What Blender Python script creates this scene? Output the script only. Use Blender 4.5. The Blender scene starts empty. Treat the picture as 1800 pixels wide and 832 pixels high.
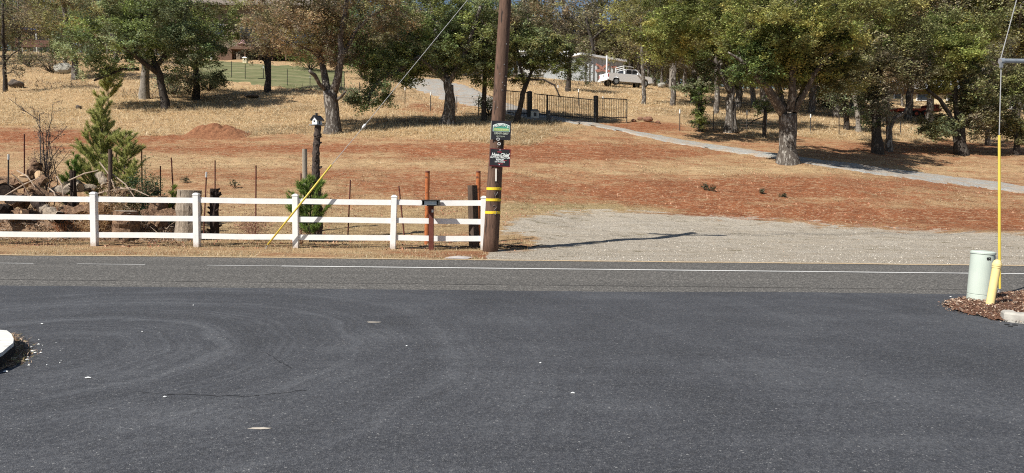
import bpy, bmesh, math, random
import numpy as np
from mathutils import Vector, Matrix
rnd = random.Random(7)
rng = np.random.default_rng(7)
SC = bpy.context.scene
COL = SC.collection

# ---------------------------------------------------------------- camera
F = 1250.0; CX = 900.0; CY = 416.0; CAMZ = 1.6
PITCH = math.atan(89 / F); ROLL = math.radians(0.6)
fw = Vector((0, math.cos(PITCH), -math.sin(PITCH)))
R0 = Vector((1, 0, 0)); U0 = Vector((0, math.sin(PITCH), math.cos(PITCH)))
RX = R0 * math.cos(ROLL) + U0 * math.sin(ROLL)
UX = -R0 * math.sin(ROLL) + U0 * math.cos(ROLL)
cam = bpy.data.cameras.new('camera'); cam.sensor_width = 36; cam.lens = F / 1800 * 36
cam.clip_start = 0.1; cam.clip_end = 2000
camo = bpy.data.objects.new('camera', cam); COL.objects.link(camo)
m = Matrix((RX, UX, -fw)).transposed().to_4x4(); m.translation = (0, 0, CAMZ)
camo.matrix_world = m
SC.camera = camo

# ---------------------------------------------------------------- light
SUN_EL = 44.0; SUN_AZ = 231.0          # the sun stands to the left, behind the camera (degrees clockwise from +Y)
w = bpy.data.worlds.new('World'); SC.world = w; w.use_nodes = True
nt = w.node_tree; nt.nodes.clear()
sky = nt.nodes.new('ShaderNodeTexSky'); sky.sky_type = 'NISHITA'; sky.sun_disc = False
sky.sun_elevation = math.radians(SUN_EL); sky.sun_rotation = math.radians(SUN_AZ)
sky.altitude = 400; sky.dust_density = 0.6; sky.ozone_density = 1.2
bg = nt.nodes.new('ShaderNodeBackground'); bg.inputs[1].default_value = 0.055
wo = nt.nodes.new('ShaderNodeOutputWorld')
nt.links.new(sky.outputs[0], bg.inputs[0]); nt.links.new(bg.outputs[0], wo.inputs[0])
sl = bpy.data.lights.new('sun', 'SUN'); sl.energy = 4.7; sl.angle = math.radians(0.5); sl.color = (1.0, 0.95, 0.87)
so = bpy.data.objects.new('sun', sl); COL.objects.link(so)
el = math.radians(SUN_EL); az = math.radians(SUN_AZ)
sdir = Vector((math.sin(az) * math.cos(el), math.cos(az) * math.cos(el), math.sin(el)))
so.rotation_euler = (-sdir).to_track_quat('-Z', 'Y').to_euler()
SC.view_settings.view_transform = 'Standard'; SC.view_settings.look = 'None'
SC.view_settings.gamma = 1; SC.view_settings.exposure = 0.52; SC.view_settings.use_curve_mapping = False
SC.cycles.use_denoising = False; SC.cycles.filter_width = 1.1; SC.cycles.max_bounces = 5; SC.cycles.diffuse_bounces = 2; SC.cycles.transparent_max_bounces = 4

# ---------------------------------------------------------------- terrain
def smooth(x): return x * x * (3 - 2 * x)
TU = [0, 450, 900, 1350, 1800]
TD = [17.6, 20, 24, 30, 36, 42, 50, 60, 75, 95, 130, 200, 400]
TZ = [[0, .12, .70, 1.9, 3.3, 5.0, 7.2, 10.0, 14.0, 18.5, 24, 34, 48],
      [0, .12, .70, 1.9, 3.3, 4.8, 6.9, 9.6, 14.0, 18.0, 23, 32, 46],
      [0, .10, .62, 2.0, 3.5, 4.9, 6.7, 8.9, 12.2, 16.0, 20, 27, 42],
      [0, .02, .28, 1.95, 3.0, 4.2, 6.0, 7.8, 11.0, 14.6, 19, 25, 38],
      [0, .00, .25, 1.45, 2.1, 3.5, 4.8, 6.3, 8.6, 12.0, 17, 23, 36]]
DG = np.linspace(15, 400, 1541)
def _sm(row):
    z = np.interp(DG, TD, row, left=0)
    k = np.hanning(13); k /= k.sum()
    zp = np.pad(z, 6, mode='edge')
    z2 = np.convolve(zp, k, 'valid')
    return z2 - z2[0]
ZG = np.array([_sm(r) for r in TZ])
def vnoise(x, y, s, seed=0):
    x = np.asarray(x, float) / s; y = np.asarray(y, float) / s
    xi = np.floor(x).astype(np.int64); yi = np.floor(y).astype(np.int64)
    fx = x - xi; fy = y - yi; fx = fx * fx * (3 - 2 * fx); fy = fy * fy * (3 - 2 * fy)
    def h(a, b):
        n = (a * 374761393 + b * 668265263 + seed * 1442695041) & 0x7fffffff
        n = ((n ^ (n >> 13)) * 1274126177) & 0x7fffffff
        return ((n ^ (n >> 16)) & 0xffff) / 65535.0
    return (h(xi, yi) * (1 - fx) + h(xi + 1, yi) * fx) * (1 - fy) + (h(xi, yi + 1) * (1 - fx) + h(xi + 1, yi + 1) * fx) * fy
def tz(X, Y):
    X = np.asarray(X, float); Y = np.asarray(Y, float)
    Yc = np.clip(Y, 15.0, 399.0)
    u = np.clip(CX + F * X / Yc, 0, 1799.9)
    k = np.floor(u / 450).astype(int); f = smooth(u / 450 - k)
    q = (Yc - 15) / 0.25; qi = np.clip(np.floor(q).astype(int), 0, 1539); qf = q - qi
    a = ZG[k, qi] * (1 - qf) + ZG[k, qi + 1] * qf
    b = ZG[k + 1, qi] * (1 - qf) + ZG[k + 1, qi + 1] * qf
    z = a * (1 - f) + b * f
    rough = np.clip((Y - 17) / 8, 0, 1)
    z = z + rough * ((vnoise(X, Y, 2.3, 1) - .5) * .16 + (vnoise(X, Y, .7, 2) - .5) * .07)
    return z
def gz(X, Y): return float(tz(X, Y))
def ray(u, v):
    return fw + RX * ((u - CX) / F) - UX * ((v - CY) / F)
def P(u, v, d):
    r = ray(u, v); t = d / r.y
    return Vector((r.x * t, d, CAMZ + r.z * t))
def ground(u, v):
    r = ray(u, v)
    d = 2.0; prev = d
    while d < 380:
        p = P(u, v, d)
        if p.z <= gz(p.x, p.y):
            lo, hi = prev, d
            for _ in range(14):
                mid = (lo + hi) / 2; p = P(u, v, mid)
                if p.z <= gz(p.x, p.y): hi = mid
                else: lo = mid
            p = P(u, v, hi); p.z = gz(p.x, p.y); return p
        prev = d; d *= 1.012
    p = P(u, v, 200); p.z = gz(p.x, p.y); return p
def projv(X, Y, Z):
    dx = X; dy = Y; dz = Z - CAMZ
    w_ = dx * fw.x + dy * fw.y + dz * fw.z
    return (CX + F * (dx * RX.x + dy * RX.y + dz * RX.z) / w_, CY - F * (dx * UX.x + dy * UX.y + dz * UX.z) / w_)

# ---------------------------------------------------------------- node materials
def mat(name):
    m = bpy.data.materials.new(name); m.use_nodes = True
    nt = m.node_tree; b = nt.nodes['Principled BSDF']
    b.inputs['Roughness'].default_value = 0.85; b.inputs['Specular IOR Level'].default_value = 0.25
    return m, nt, b
def N(nt, t, **kw):
    n = nt.nodes.new(t)
    for k, v in kw.items():
        if hasattr(n, k): setattr(n, k, v)
    return n
def noise(nt, vec, scale, detail=4, rough=.55, dist=0.0):
    n = nt.nodes.new('ShaderNodeTexNoise'); n.inputs['Scale'].default_value = scale
    n.inputs['Detail'].default_value = detail; n.inputs['Roughness'].default_value = rough; n.inputs['Distortion'].default_value = dist
    if vec is not None: nt.links.new(vec, n.inputs['Vector'])
    return n.outputs['Fac']
def ramp(nt, fac, stops):
    r = nt.nodes.new('ShaderNodeValToRGB'); e = r.color_ramp.elements
    while len(e) < len(stops): e.new(0.5)
    for q, (p, c) in zip(e, stops):
        q.position = p; q.color = (c[0], c[1], c[2], 1) if not isinstance(c, (int, float)) else (c, c, c, 1)
    nt.links.new(fac, r.inputs[0]); return r.outputs[0]
def mixc(nt, fac, a, b, mode='MIX'):
    n = nt.nodes.new('ShaderNodeMix'); n.data_type = 'RGBA'; n.blend_type = mode
    for s, v in ((n.inputs[0], fac), (n.inputs[6], a), (n.inputs[7], b)):
        if isinstance(v, (int, float)): s.default_value = v
        elif isinstance(v, (tuple, list)): s.default_value = (v[0], v[1], v[2], 1)
        else: nt.links.new(v, s)
    return n.outputs[2]
def mth(nt, op, a, b=0.0, c=None, clamp=False):
    n = nt.nodes.new('ShaderNodeMath'); n.operation = op; n.use_clamp = clamp
    for s, v in zip(n.inputs, (a, b, c)):
        if v is None: continue
        if isinstance(v, (int, float)): s.default_value = v
        else: nt.links.new(v, s)
    return n.outputs[0]
def bump(nt, b, h, strength, dist):
    n = nt.nodes.new('ShaderNodeBump'); n.inputs['Strength'].default_value = strength; n.inputs['Distance'].default_value = dist
    nt.links.new(h, n.inputs['Height']); nt.links.new(n.outputs[0], b.inputs['Normal'])
def objv(nt, scale=(1, 1, 1)):
    t = nt.nodes.new('ShaderNodeTexCoord'); mp = nt.nodes.new('ShaderNodeMapping'); mp.inputs['Scale'].default_value = scale
    nt.links.new(t.outputs['Object'], mp.inputs[0]); return mp.outputs[0]

MATS = {}
def rough_mat(name, c1, c2, scale=8, rough=.85, bmp=.3, stretch=(1, 1, 1), dist=.01, metal=0, spec=.25, spots=None):
    """two-tone surface broken by two sizes of noise; spots = (colour, scale, threshold)"""
    if name in MATS: return MATS[name]
    m, nt, b = mat(name)
    v = objv(nt, stretch)
    f = noise(nt, v, scale, 6, .65)
    c = ramp(nt, f, [(.32, c1), (.68, c2)])
    if spots:
        s = noise(nt, v, spots[1], 3, .6)
        k = ramp(nt, s, [(spots[2], 0.0), (spots[2] + .04, 1.0)])
        c = mixc(nt, k, c, spots[0])
    nt.links.new(c, b.inputs['Base Color']); b.inputs['Roughness'].default_value = rough
    b.inputs['Metallic'].default_value = metal; b.inputs['Specular IOR Level'].default_value = spec
    if bmp: bump(nt, b, noise(nt, v, scale * 2.5, 5, .7), bmp, dist)
    MATS[name] = m; return m
def leaf_mat(name='foliage', trans=.36):
    if name in MATS: return MATS[name]
    m, nt, b = mat(name)
    a = nt.nodes.new('ShaderNodeAttribute'); a.attribute_name = 'tint'
    nt.links.new(a.outputs['Color'], b.inputs['Base Color']); b.inputs['Roughness'].default_value = .6
    b.inputs['Specular IOR Level'].default_value = .3
    t = nt.nodes.new('ShaderNodeBsdfTranslucent'); nt.links.new(a.outputs['Color'], t.inputs[0])
    mx = nt.nodes.new('ShaderNodeMixShader'); mx.inputs[0].default_value = trans
    nt.links.new(b.outputs[0], mx.inputs[1]); nt.links.new(t.outputs[0], mx.inputs[2])
    nt.links.new(mx.outputs[0], nt.nodes['Material Output'].inputs[0])
    MATS[name] = m; return m
def bark(name, c1, c2, lich=(.34, .33, .29), th=.56):
    return rough_mat(name, c1, c2, 5, .95, .9, (3, 3, .9), .04, spots=(lich, 3.0, th))
BARK = lambda: bark('oak_bark', (.055, .045, .038), (.15, .13, .11), (.30, .28, .25), .54)
BARKD = lambda: bark('dark_bark', (.028, .023, .02), (.075, .062, .052), (.13, .12, .10), .62)
BARKP = lambda: bark('pale_bark', (.16, .14, .12), (.33, .30, .26), (.08, .07, .06), .60)

# ---------------------------------------------------------------- mesh builders
class MB:
    def __init__(s): s.v = []; s.f = []
    def add(s, vs, fs):
        o = len(s.v); s.v += [tuple(p) for p in vs]; s.f += [tuple(i + o for i in f) for f in fs]; return s
    def box(s, c, size, rot=None, taper=1.0):
        hx, hy, hz = size[0] / 2, size[1] / 2, size[2] / 2
        vs = []
        for z in (-1, 1):
            t = taper if z > 0 else 1
            for x, y in ((-1, -1), (1, -1), (1, 1), (-1, 1)):
                p = Vector((x * hx * t, y * hy * t, z * hz))
                if rot is not None: p = rot @ p
                vs.append(p + Vector(c))
        return s.add(vs, [(3, 2, 1, 0), (4, 5, 6, 7), (0, 1, 5, 4), (1, 2, 6, 5), (2, 3, 7, 6), (3, 0, 4, 7)])
    def tube(s, pts, rad, n=8, jit=0, caps=True, sq=False):
        pts = [Vector(p) for p in pts]
        if isinstance(rad, (int, float)): rad = [rad] * len(pts)
        t0 = (pts[1] - pts[0]).normalized()
        x = t0.orthogonal().normalized()
        vs = []
        for i, p in enumerate(pts):
            t = (pts[min(i + 1, len(pts) - 1)] - pts[max(i - 1, 0)]).normalized()
            x = (x - t * x.dot(t)).normalized(); y = t.cross(x)
            for k in range(n):
                a = 2 * math.pi * (k + (.5 if sq else 0)) / n; r = rad[i] * (1 + (rnd.random() - .5) * jit)
                vs.append(p + (x * math.cos(a) + y * math.sin(a)) * r)
        fs = []
        for i in range(len(pts) - 1):
            for k in range(n):
                a = i * n + k; b = i * n + (k + 1) % n; fs.append((a, b, b + n, a + n))
        if caps: fs.append(tuple(range(n - 1, -1, -1))); fs.append(tuple((len(pts) - 1) * n + k for k in range(n)))
        return s.add(vs, fs)
    def extrude(s, prof, o, ax, ay, depth):
        """profile points in the ax/ay plane, pushed along depth"""
        n = len(prof); a = [Vector(o) + ax * p[0] + ay * p[1] for p in prof]; b = [p + depth for p in a]
        fs = [tuple(range(n)), tuple(range(2 * n - 1, n - 1, -1))] + [(i, i + n, (i + 1) % n + n, (i + 1) % n) for i in range(n)]
        return s.add(a + b, fs)
    def lathe(s, prof, c, n=32, axis=None):
        vs = []
        for r, z in prof:
            for k in range(n):
                a = 2 * math.pi * k / n; p = Vector((r * math.cos(a), r * math.sin(a), z))
                if axis is not None: p = axis @ p
                vs.append(p + Vector(c))
        fs = [(i * n + k, i * n + (k + 1) % n, (i + 1) * n + (k + 1) % n, (i + 1) * n + k) for i in range(len(prof) - 1) for k in range(n)]
        fs.append(tuple(range(n - 1, -1, -1))); fs.append(tuple((len(prof) - 1) * n + k for k in range(n)))
        return s.add(vs, fs)
    def build(s, name, material, parent=None, smooth_=False, bevel=0, loc=None):
        me = bpy.data.meshes.new(name)
        o0 = parent_loc(parent) if parent is not None else Vector(loc or (0, 0, 0))
        me.from_pydata([tuple(Vector(p) - o0) for p in s.v], [], s.f)
        bm = bmesh.new(); bm.from_mesh(me); bmesh.ops.recalc_face_normals(bm, faces=bm.faces)
        if bevel: bmesh.ops.bevel(bm, geom=list(bm.edges), offset=bevel, segments=2, affect='EDGES', profile=.6)
        bm.to_mesh(me); bm.free()
        if smooth_: me.polygons.foreach_set('use_smooth', [True] * len(me.polygons))
        me.materials.append(material)
        return link(name, me, parent, loc)
def parent_loc(p):
    l = Vector(p.location)
    while p.parent: p = p.parent; l = l + Vector(p.location)
    return l
def link(name, me, parent=None, loc=None):
    o = bpy.data.objects.new(name, me); COL.objects.link(o)
    if parent is not None: o.parent = parent
    elif loc is not None: o.location = loc
    return o
def tag(o, label=None, cat=None, group=None, kind=None):
    if label: o['label'] = label
    if cat: o['category'] = cat
    if group: o['group'] = group
    if kind: o['kind'] = kind
    return o
def thing(name, loc, label, cat, group=None):
    o = bpy.data.objects.new(name, None); o.empty_display_size = .2; COL.objects.link(o); o.location = loc
    return tag(o, label, cat, group)
def npmesh(name, verts, nper, colors=None, material=None):
    """verts: (N*nper,3) loose faces of nper corners each; colours per face"""
    n = len(verts) // nper
    me = bpy.data.meshes.new(name)
    me.vertices.add(len(verts)); me.vertices.foreach_set('co', np.ascontiguousarray(verts, dtype=np.float32).ravel())
    me.loops.add(len(verts)); me.loops.foreach_set('vertex_index', np.arange(len(verts), dtype=np.int32))
    me.polygons.add(n); me.polygons.foreach_set('loop_start', np.arange(n, dtype=np.int32) * nper)
    me.update(calc_edges=True)
    if colors is not None:
        at = me.attributes.new('tint', 'FLOAT_COLOR', 'POINT')
        c = np.ones((len(verts), 4), np.float32); c[:, :3] = np.repeat(colors, nper, axis=0)
        at.data.foreach_set('color', c.ravel())
    if material: me.materials.append(material)
    return me
def rot_basis(n):
    d = rng.normal(size=(n, 3)); d /= np.linalg.norm(d, axis=1)[:, None]
    e = rng.normal(size=(n, 3)); e -= d * (e * d).sum(1)[:, None]; e /= np.linalg.norm(e, axis=1)[:, None]
    return d, e
def leaf_verts(c, size, asp=.55, up=.5):
    n = len(c); d, e = rot_basis(n)
    nrm = np.cross(d, e); nrm[:, 2] = np.abs(nrm[:, 2]) + up; nrm /= np.linalg.norm(nrm, axis=1)[:, None]
    d -= nrm * (d * nrm).sum(1)[:, None]; d /= np.linalg.norm(d, axis=1)[:, None]; e = np.cross(nrm, d)
    s = (size * (.6 + .8 * rng.random(n)))[:, None]
    v = np.empty((n, 4, 3)); v[:, 0] = c - d * s * .5; v[:, 1] = c + e * s * asp * .5; v[:, 2] = c + d * s * .5; v[:, 3] = c - e * s * asp * .5
    return v.reshape(-1, 3)

# ---------------------------------------------------------------- trees
PAL = {
 'green':  [(.095, .125, .038), (.125, .155, .045), (.165, .19, .055), (.065, .085, .03)],
 'grey':   [(.115, .145, .075), (.15, .18, .10), (.09, .12, .06), (.19, .21, .12)],
 'yellow': [(.20, .195, .055), (.155, .16, .05), (.25, .22, .075), (.11, .12, .04)],
 'olive':  [(.15, .145, .06), (.115, .12, .05), (.18, .165, .075), (.09, .09, .045)],
 'brown':  [(.19, .135, .08), (.15, .115, .08), (.12, .10, .07), (.24, .17, .10), (.13, .135, .06)],
 'dark':   [(.045, .07, .025), (.065, .095, .032), (.09, .12, .045), (.03, .05, .02)],
 'dusk':   [(.13, .11, .085), (.10, .09, .07), (.16, .14, .10), (.11, .12, .06)],
}
for _k in PAL: PAL[_k] = [tuple(x * 1.9 for x in c_) for c_ in PAL[_k]]
def pal_colors(pals, n):
    a = np.array([c for p in pals for c in PAL[p]])
    c = a[rng.integers(0, len(a), n)] * (.75 + .5 * rng.random(n))[:, None]
    return c
def crown_points(C, R, n):
    """n clump centres in an ellipsoid, more of them near its skin"""
    out = []
    tries = 0; mind = (R[0] * R[1] * R[2] / max(n, 1)) ** (1 / 3) * 1.05
    while len(out) < n and tries < n * 30:
        tries += 1
        d = Vector((rnd.gauss(0, 1), rnd.gauss(0, 1), rnd.gauss(0, 1))).normalized()
        r = rnd.uniform(.25, 1) ** .5
        p = Vector((C[0] + d.x * R[0] * r, C[1] + d.y * R[1] * r, C[2] + d.z * R[2] * r))
        if all((p - q).length > mind for q in out[-60:]): out.append(p)
    return out
def make_tree(parent_name, base, limbs, crowns, label, group, leaf=.09, dens=300, clump=.62, barkm=None, twigs=6, name='oak_tree', cat='tree', floor_=None):
    """limbs: lists of (Vector, radius); crowns: (C, R, n, [palettes])"""
    root = thing(name, base, label, cat, group)
    t = MB(); nodes = []
    def seg(poly, n=8, jit=.12):
        pts = []; rr = []
        for i in range(len(poly) - 1):
            a, ra = poly[i]; b, rb = poly[i + 1]
            k = max(2, int((b - a).length / .35))
            for q in range(k):
                f = q / k; p = a.lerp(b, f); r = ra + (rb - ra) * f
                if i + q > 0: p = p + Vector((rnd.gauss(0, 1), rnd.gauss(0, 1), 0)) * min(r, .14) * .16
                pts.append(p); rr.append(r)
        pts.append(poly[-1][0]); rr.append(poly[-1][1])
        t.tube(pts, rr, n, jit)
        for p, r in zip(pts[2:], rr[2:]): nodes.append((p, r))
    for l in limbs: seg(l, 9 if l[0][1] > .12 else 6)
    leaves = []; cols = []; tw = MB()
    for (C, R, n, pals) in crowns:
        cps = crown_points(C, R, n)
        cps.sort(key=lambda p: min((p - q[0]).length for q in nodes))
        for c in cps:
            best = None; bd = 1e9
            for q, r in nodes:
                dd = (q - c).length * (1.0 if q.z < c.z + .3 else 1.5)
                if dd < bd: bd = dd; best = (q, r)
            q, r = best
            r0 = min(r * .62, .012 + .016 * bd)
            mid1 = q.lerp(c, .35) + Vector((rnd.gauss(0, 1), rnd.gauss(0, 1), rnd.gauss(0, .6) + .5)) * bd * .09
            mid2 = q.lerp(c, .7) + Vector((rnd.gauss(0, 1), rnd.gauss(0, 1), rnd.gauss(0, .6) + .3)) * bd * .09
            t.tube([q, mid1, mid2, c], [r0, r0 * .8, r0 * .6, r0 * .4 + .004], 5, .1, caps=False)
            nodes += [(mid1, r0 * .8), (mid2, r0 * .6), (c, r0 * .4 + .004)]
            cr = clump * rnd.uniform(.7, 1.25)
            ends = []
            for k in range(twigs):
                d = Vector((rnd.gauss(0, 1), rnd.gauss(0, 1), rnd.gauss(0, .8))).normalized() * cr * rnd.uniform(.6, 1.1)
                e = c + d
                t.tube([c, c + d * .5 + Vector((0, 0, rnd.uniform(-.06, .1))), e], [r0 * .4 + .004, .008, .004], 3, 0, caps=False)
                ends += [c + d * .5, c + d * .75, e]
            m_ = int(dens * 1.15 * rnd.uniform(.55, 1.3) * (cr / clump) ** 2)
            ea = np.array([tuple(x) for x in ends]); idx = rng.integers(0, len(ea), m_)
            pts = ea[idx] + rng.normal(size=(m_, 3)) * np.array([.2, .2, .13]) * cr
            leaves.append(pts)
            a = np.array([c_ for p_ in pals for c_ in PAL[p_]])
            basec = a[rng.integers(0, len(a))]
            cc = (a[rng.integers(0, len(a), m_)] * .45 + basec * .55) * rnd.choice((.55, .8, 1.0, 1.2, 1.45))
            cols.append(cc * (.7 + .6 * rng.random(m_))[:, None])
    t.build('trunk', barkm or BARK(), root, smooth_=True)
    if leaves:
        pts = np.concatenate(leaves); cc = np.concatenate(cols)
        v = leaf_verts(pts, leaf * 1.35) - np.array(base)
        link('crown', npmesh('crown', v, 4, cc, leaf_mat()), root)
    return root
def px_tree(label, base_uv, trunks, crowns, **kw):
    """trunks: polylines of (u, v, width px[, depth offset m]); crowns: (u, v, ru, rv, n, palettes[, depth offset])"""
    b = ground(*base_uv); d = b.y
    limbs = []
    for tr in trunks:
        l = []
        for q in tr:
            off = q[3] if len(q) > 3 else 0
            l.append((P(q[0], q[1], d + off), q[2] / F * d / 2))
        limbs.append(l)
    # root flare on the first point
    p0, r0 = limbs[0][0]
    limbs[0] = [(Vector((p0.x, p0.y, b.z - .3)), r0 * 1.45), (Vector((p0.x, p0.y, b.z + .12)), r0 * 1.15)] + [(p, r) for p, r in limbs[0][1:]] if len(limbs[0]) > 1 else limbs[0]
    cr = []
    for q in crowns:
        off = q[6] if len(q) > 6 else 0
        C = P(q[0], q[1], d + off); s = d / F
        cr.append((C, (q[2] * s, (q[2] + q[3]) / 2 * s, q[3] * s), q[4], q[5]))
    return make_tree('', Vector((b.x, b.y, b.z)), limbs, cr, label, kw.pop('group', None), **kw)

# ---------------------------------------------------------------- ground zones
def curve(u, pts):
    return np.interp(u, [p[0] for p in pts], [p[1] for p in pts])
GRAVEL_TOP = [(850, 460), (868, 425), (885, 398), (920, 384), (1000, 372), (1130, 374), (1240, 380), (1330, 384), (1500, 396), (1650, 404), (1800, 410), (2400, 440)]
STRAW_BOT = [(-600, 222), (0, 226), (200, 232), (330, 240), (450, 243), (600, 240), (850, 246), (930, 250), (990, 238), (1060, 214), (1160, 214), (1250, 226), (1350, 238), (1500, 243), (1800, 252), (2400, 262)]
def gauss(u, v, cu, cv, ru, rv): return np.exp(-((u - cu) / ru) ** 2 - ((v - cv) / rv) ** 2)
def zones(X, Y, Z):
    u, v = projv(X, Y, Z)
    near = Y < 45
    jit = (vnoise(X, Y, 3.0, 11) - .5) * 14 * np.clip((Y - 16) / 8, .2, 1) + (vnoise(X, Y, .8, 12) - .5) * 6
    gr = np.clip((v - curve(u, GRAVEL_TOP) + jit * .8) / 26 + .5, 0, 1) * (u > 845) * (Y < 40)
    gr = gr * np.clip(1 - 1.3 * gauss(u, v, 895, 425, 50, 16) * (.4 + 1.2 * vnoise(X, Y, .5, 13)), 0, 1)
    st = np.clip((curve(u, STRAW_BOT) - v + jit) / 9 + .5, 0, 1)
    red = .42 + .95 * gauss(u, v, 1450, 376, 330, 11) + .8 * gauss(u, v, 1800, 392, 250, 12) + .85 * gauss(u, v, 1190, 345, 130, 20) \
        + .75 * gauss(u, v, 930, 268, 160, 18) + .9 * gauss(u, v, 60, 240, 330, 10) + .5 * gauss(u, v, 520, 262, 300, 8) \
        + .55 * gauss(u, v, 1380, 330, 300, 22) + .45 * gauss(u, v, 800, 330, 160, 26) + .3 * gauss(u, v, 1620, 262, 220, 14) \
        + .5 * gauss(u, v, 1150, 268, 90, 9) + .35 * gauss(u, v, 480, 300, 200, 14) \
        - .35 * gauss(u, v, 560, 290, 420, 9) - .35 * gauss(u, v, 200, 285, 260, 14) - .4 * gauss(u, v, 1240, 300, 200, 7) - .7 * gauss(u, v, 1010, 370, 190, 13) - .45 * gauss(u, v, 350, 395, 420, 36) - .3 * gauss(u, v, 1500, 300, 260, 8) - .3 * gauss(u, v, 650, 415, 200, 30) \
        + .7 * gauss(u, v, 850, 452, 140, 9)
    red = red * (1 - st) + .04 * st + .8 * gauss(u, v, 770, 190, 70, 12) * st + .8 * gauss(u, v, 1130, 222, 60, 9)
    ol = gauss(u, v, 1000, 362, 190, 14) * .9 + .5 * gauss(u, v, 640, 400, 260, 25) + .4 * gauss(u, v, 900, 430, 50, 12)
    return np.clip(red, 0, 1), np.clip(gr, 0, 1), st, np.clip(ol, 0, 1)

na = 900
aa = np.concatenate([np.linspace(-3.2, -.95, 60, endpoint=False), np.linspace(-.95, .95, na), np.linspace(.95, 3.2, 61)[1:]])
yy = [-80, -40, -15, 0, 6, 11, 14, 15.0]
y = 15.2
while y < 395: yy.append(y); y *= 1.0055 if y < 60 else 1.015
yy = np.array(yy)
A, YY = np.meshgrid(aa, yy)
XX = A * np.maximum(YY, 15.0)
ZZ = tz(XX, YY)
ZZ = ZZ - .05 * np.clip((16.0 - YY) / .8, 0, 1)
far_ = np.clip((YY - 17) / 3, 0, 1)
ZZ = ZZ + far_ * (vnoise(XX, YY, .25, 5) - .5) * .03
me = bpy.data.meshes.new('ground')
nr, nc = XX.shape
me.vertices.add(nr * nc); me.vertices.foreach_set('co', np.stack([XX, YY, ZZ], -1).astype(np.float32).ravel())
i = np.arange((nr - 1) * nc).reshape(nr - 1, nc)[:, :-1].ravel()
q = np.stack([i, i + 1, i + nc + 1, i + nc], -1).astype(np.int32)
me.loops.add(q.size); me.loops.foreach_set('vertex_index', q.ravel())
me.polygons.add(len(q)); me.polygons.foreach_set('loop_start', np.arange(len(q), dtype=np.int32) * 4)
me.polygons.foreach_set('use_smooth', np.ones(len(q), bool))
me.update(calc_edges=True)
zr, zg, zs, zo = zones(XX.ravel(), np.maximum(YY, 1).ravel(), ZZ.ravel())
at = me.attributes.new('zone', 'FLOAT_COLOR', 'POINT')
at.data.foreach_set('color', np.stack([zr, zg, zs, zo], -1).astype(np.float32).ravel())
m, nt, b = mat('field_soil')
geo = nt.nodes.new('ShaderNodeTexCoord').outputs['Object']
za = nt.nodes.new('ShaderNodeAttribute'); za.attribute_name = 'zone'
sp = nt.nodes.new('ShaderNodeSeparateColor'); nt.links.new(za.outputs['Color'], sp.inputs[0])
R_, G_, S_ = sp.outputs[0], sp.outputs[1], sp.outputs[2]; O_ = za.outputs['Alpha']
mp = nt.nodes.new('ShaderNodeMapping'); mp.inputs['Scale'].default_value = (.45, 1, 1); nt.links.new(geo, mp.inputs[0])
n1 = noise(nt, mp.outputs[0], 1.1, 8, .68); n2 = noise(nt, mp.outputs[0], 7, 6, .7); n3 = noise(nt, geo, 38, 4, .7)
mps = nt.nodes.new('ShaderNodeMapping'); mps.inputs['Scale'].default_value = (.32, 1, 1); nt.links.new(geo, mps.inputs[0])
n4 = noise(nt, mps.outputs[0], 3.1, 9, .78, .6)
soil = ramp(nt, n4, [(.30, (.13, .044, .021)), (.5, (.29, .10, .044)), (.70, (.41, .175, .083))])
straw = ramp(nt, n4, [(.28, (.22, .13, .075)), (.42, (.40, .25, .13)), (.56, (.56, .40, .22)), (.72, (.72, .56, .34))])
olive = ramp(nt, n2, [(.3, (.17, .14, .06)), (.7, (.42, .35, .18))])
f = mth(nt, 'ADD', R_, mth(nt, 'MULTIPLY', mth(nt, 'SUBTRACT', n1, .5), 1.9))
f = mth(nt, 'ADD', f, mth(nt, 'MULTIPLY', mth(nt, 'SUBTRACT', n4, .5), 2.0))
f = ramp(nt, f, [(.22, 0.0), (.78, 1.0)])
c = mixc(nt, mth(nt, 'MULTIPLY', O_, .8), straw, olive)
c = mixc(nt, f, c, soil)
mpf = nt.nodes.new('ShaderNodeMapping'); mpf.inputs['Scale'].default_value = (.5, 1, 1); nt.links.new(geo, mpf.inputs[0])
n5 = noise(nt, mpf.outputs[0], 16, 5, .75)
c = mixc(nt, ramp(nt, n5, [(.53, 0.0), (.62, .8)]), c, (.58, .43, .27))
c = mixc(nt, ramp(nt, n5, [(.34, .6), (.42, 0.0)]), c, (.17, .09, .055))
n6 = noise(nt, mpf.outputs[0], 5.5, 6, .8, .3)
c = mixc(nt, ramp(nt, n6, [(.54, 0.0), (.64, .7)]), c, (.56, .41, .25))
c = mixc(nt, ramp(nt, n6, [(.34, .75), (.44, 0.0)]), c, (.14, .065, .035))
# single straws and crumbs
sf = ramp(nt, n3, [(.60, 0.0), (.68, .75)]); c = mixc(nt, mth(nt, 'MULTIPLY', sf, mth(nt, 'SUBTRACT', 1.0, mth(nt, 'MULTIPLY', R_, .55))), c, (.60, .45, .28))
sf = ramp(nt, n3, [(.30, .6), (.38, 0.0)]); c = mixc(nt, sf, c, (.10, .05, .028))
gv = nt.nodes.new('ShaderNodeTexVoronoi'); gv.inputs['Scale'].default_value = 48; nt.links.new(geo, gv.inputs[0])
gcol = nt.nodes.new('ShaderNodeSeparateColor'); nt.links.new(gv.outputs['Color'], gcol.inputs[0])
stone = ramp(nt, gcol.outputs[0], [(.0, (.42, .37, .30)), (.45, (.52, .465, .385)), (.85, (.55, .50, .415)), (1, (.60, .555, .48))])
stone = mixc(nt, ramp(nt, n1, [(.42, 0.0), (.62, .5)]), stone, (.44, .37, .28))
gm = ramp(nt, mth(nt, 'ADD', G_, mth(nt, 'MULTIPLY', mth(nt, 'SUBTRACT', n4, .5), 2.2)), [(.40, 0.0), (.62, 1.0)])
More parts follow.
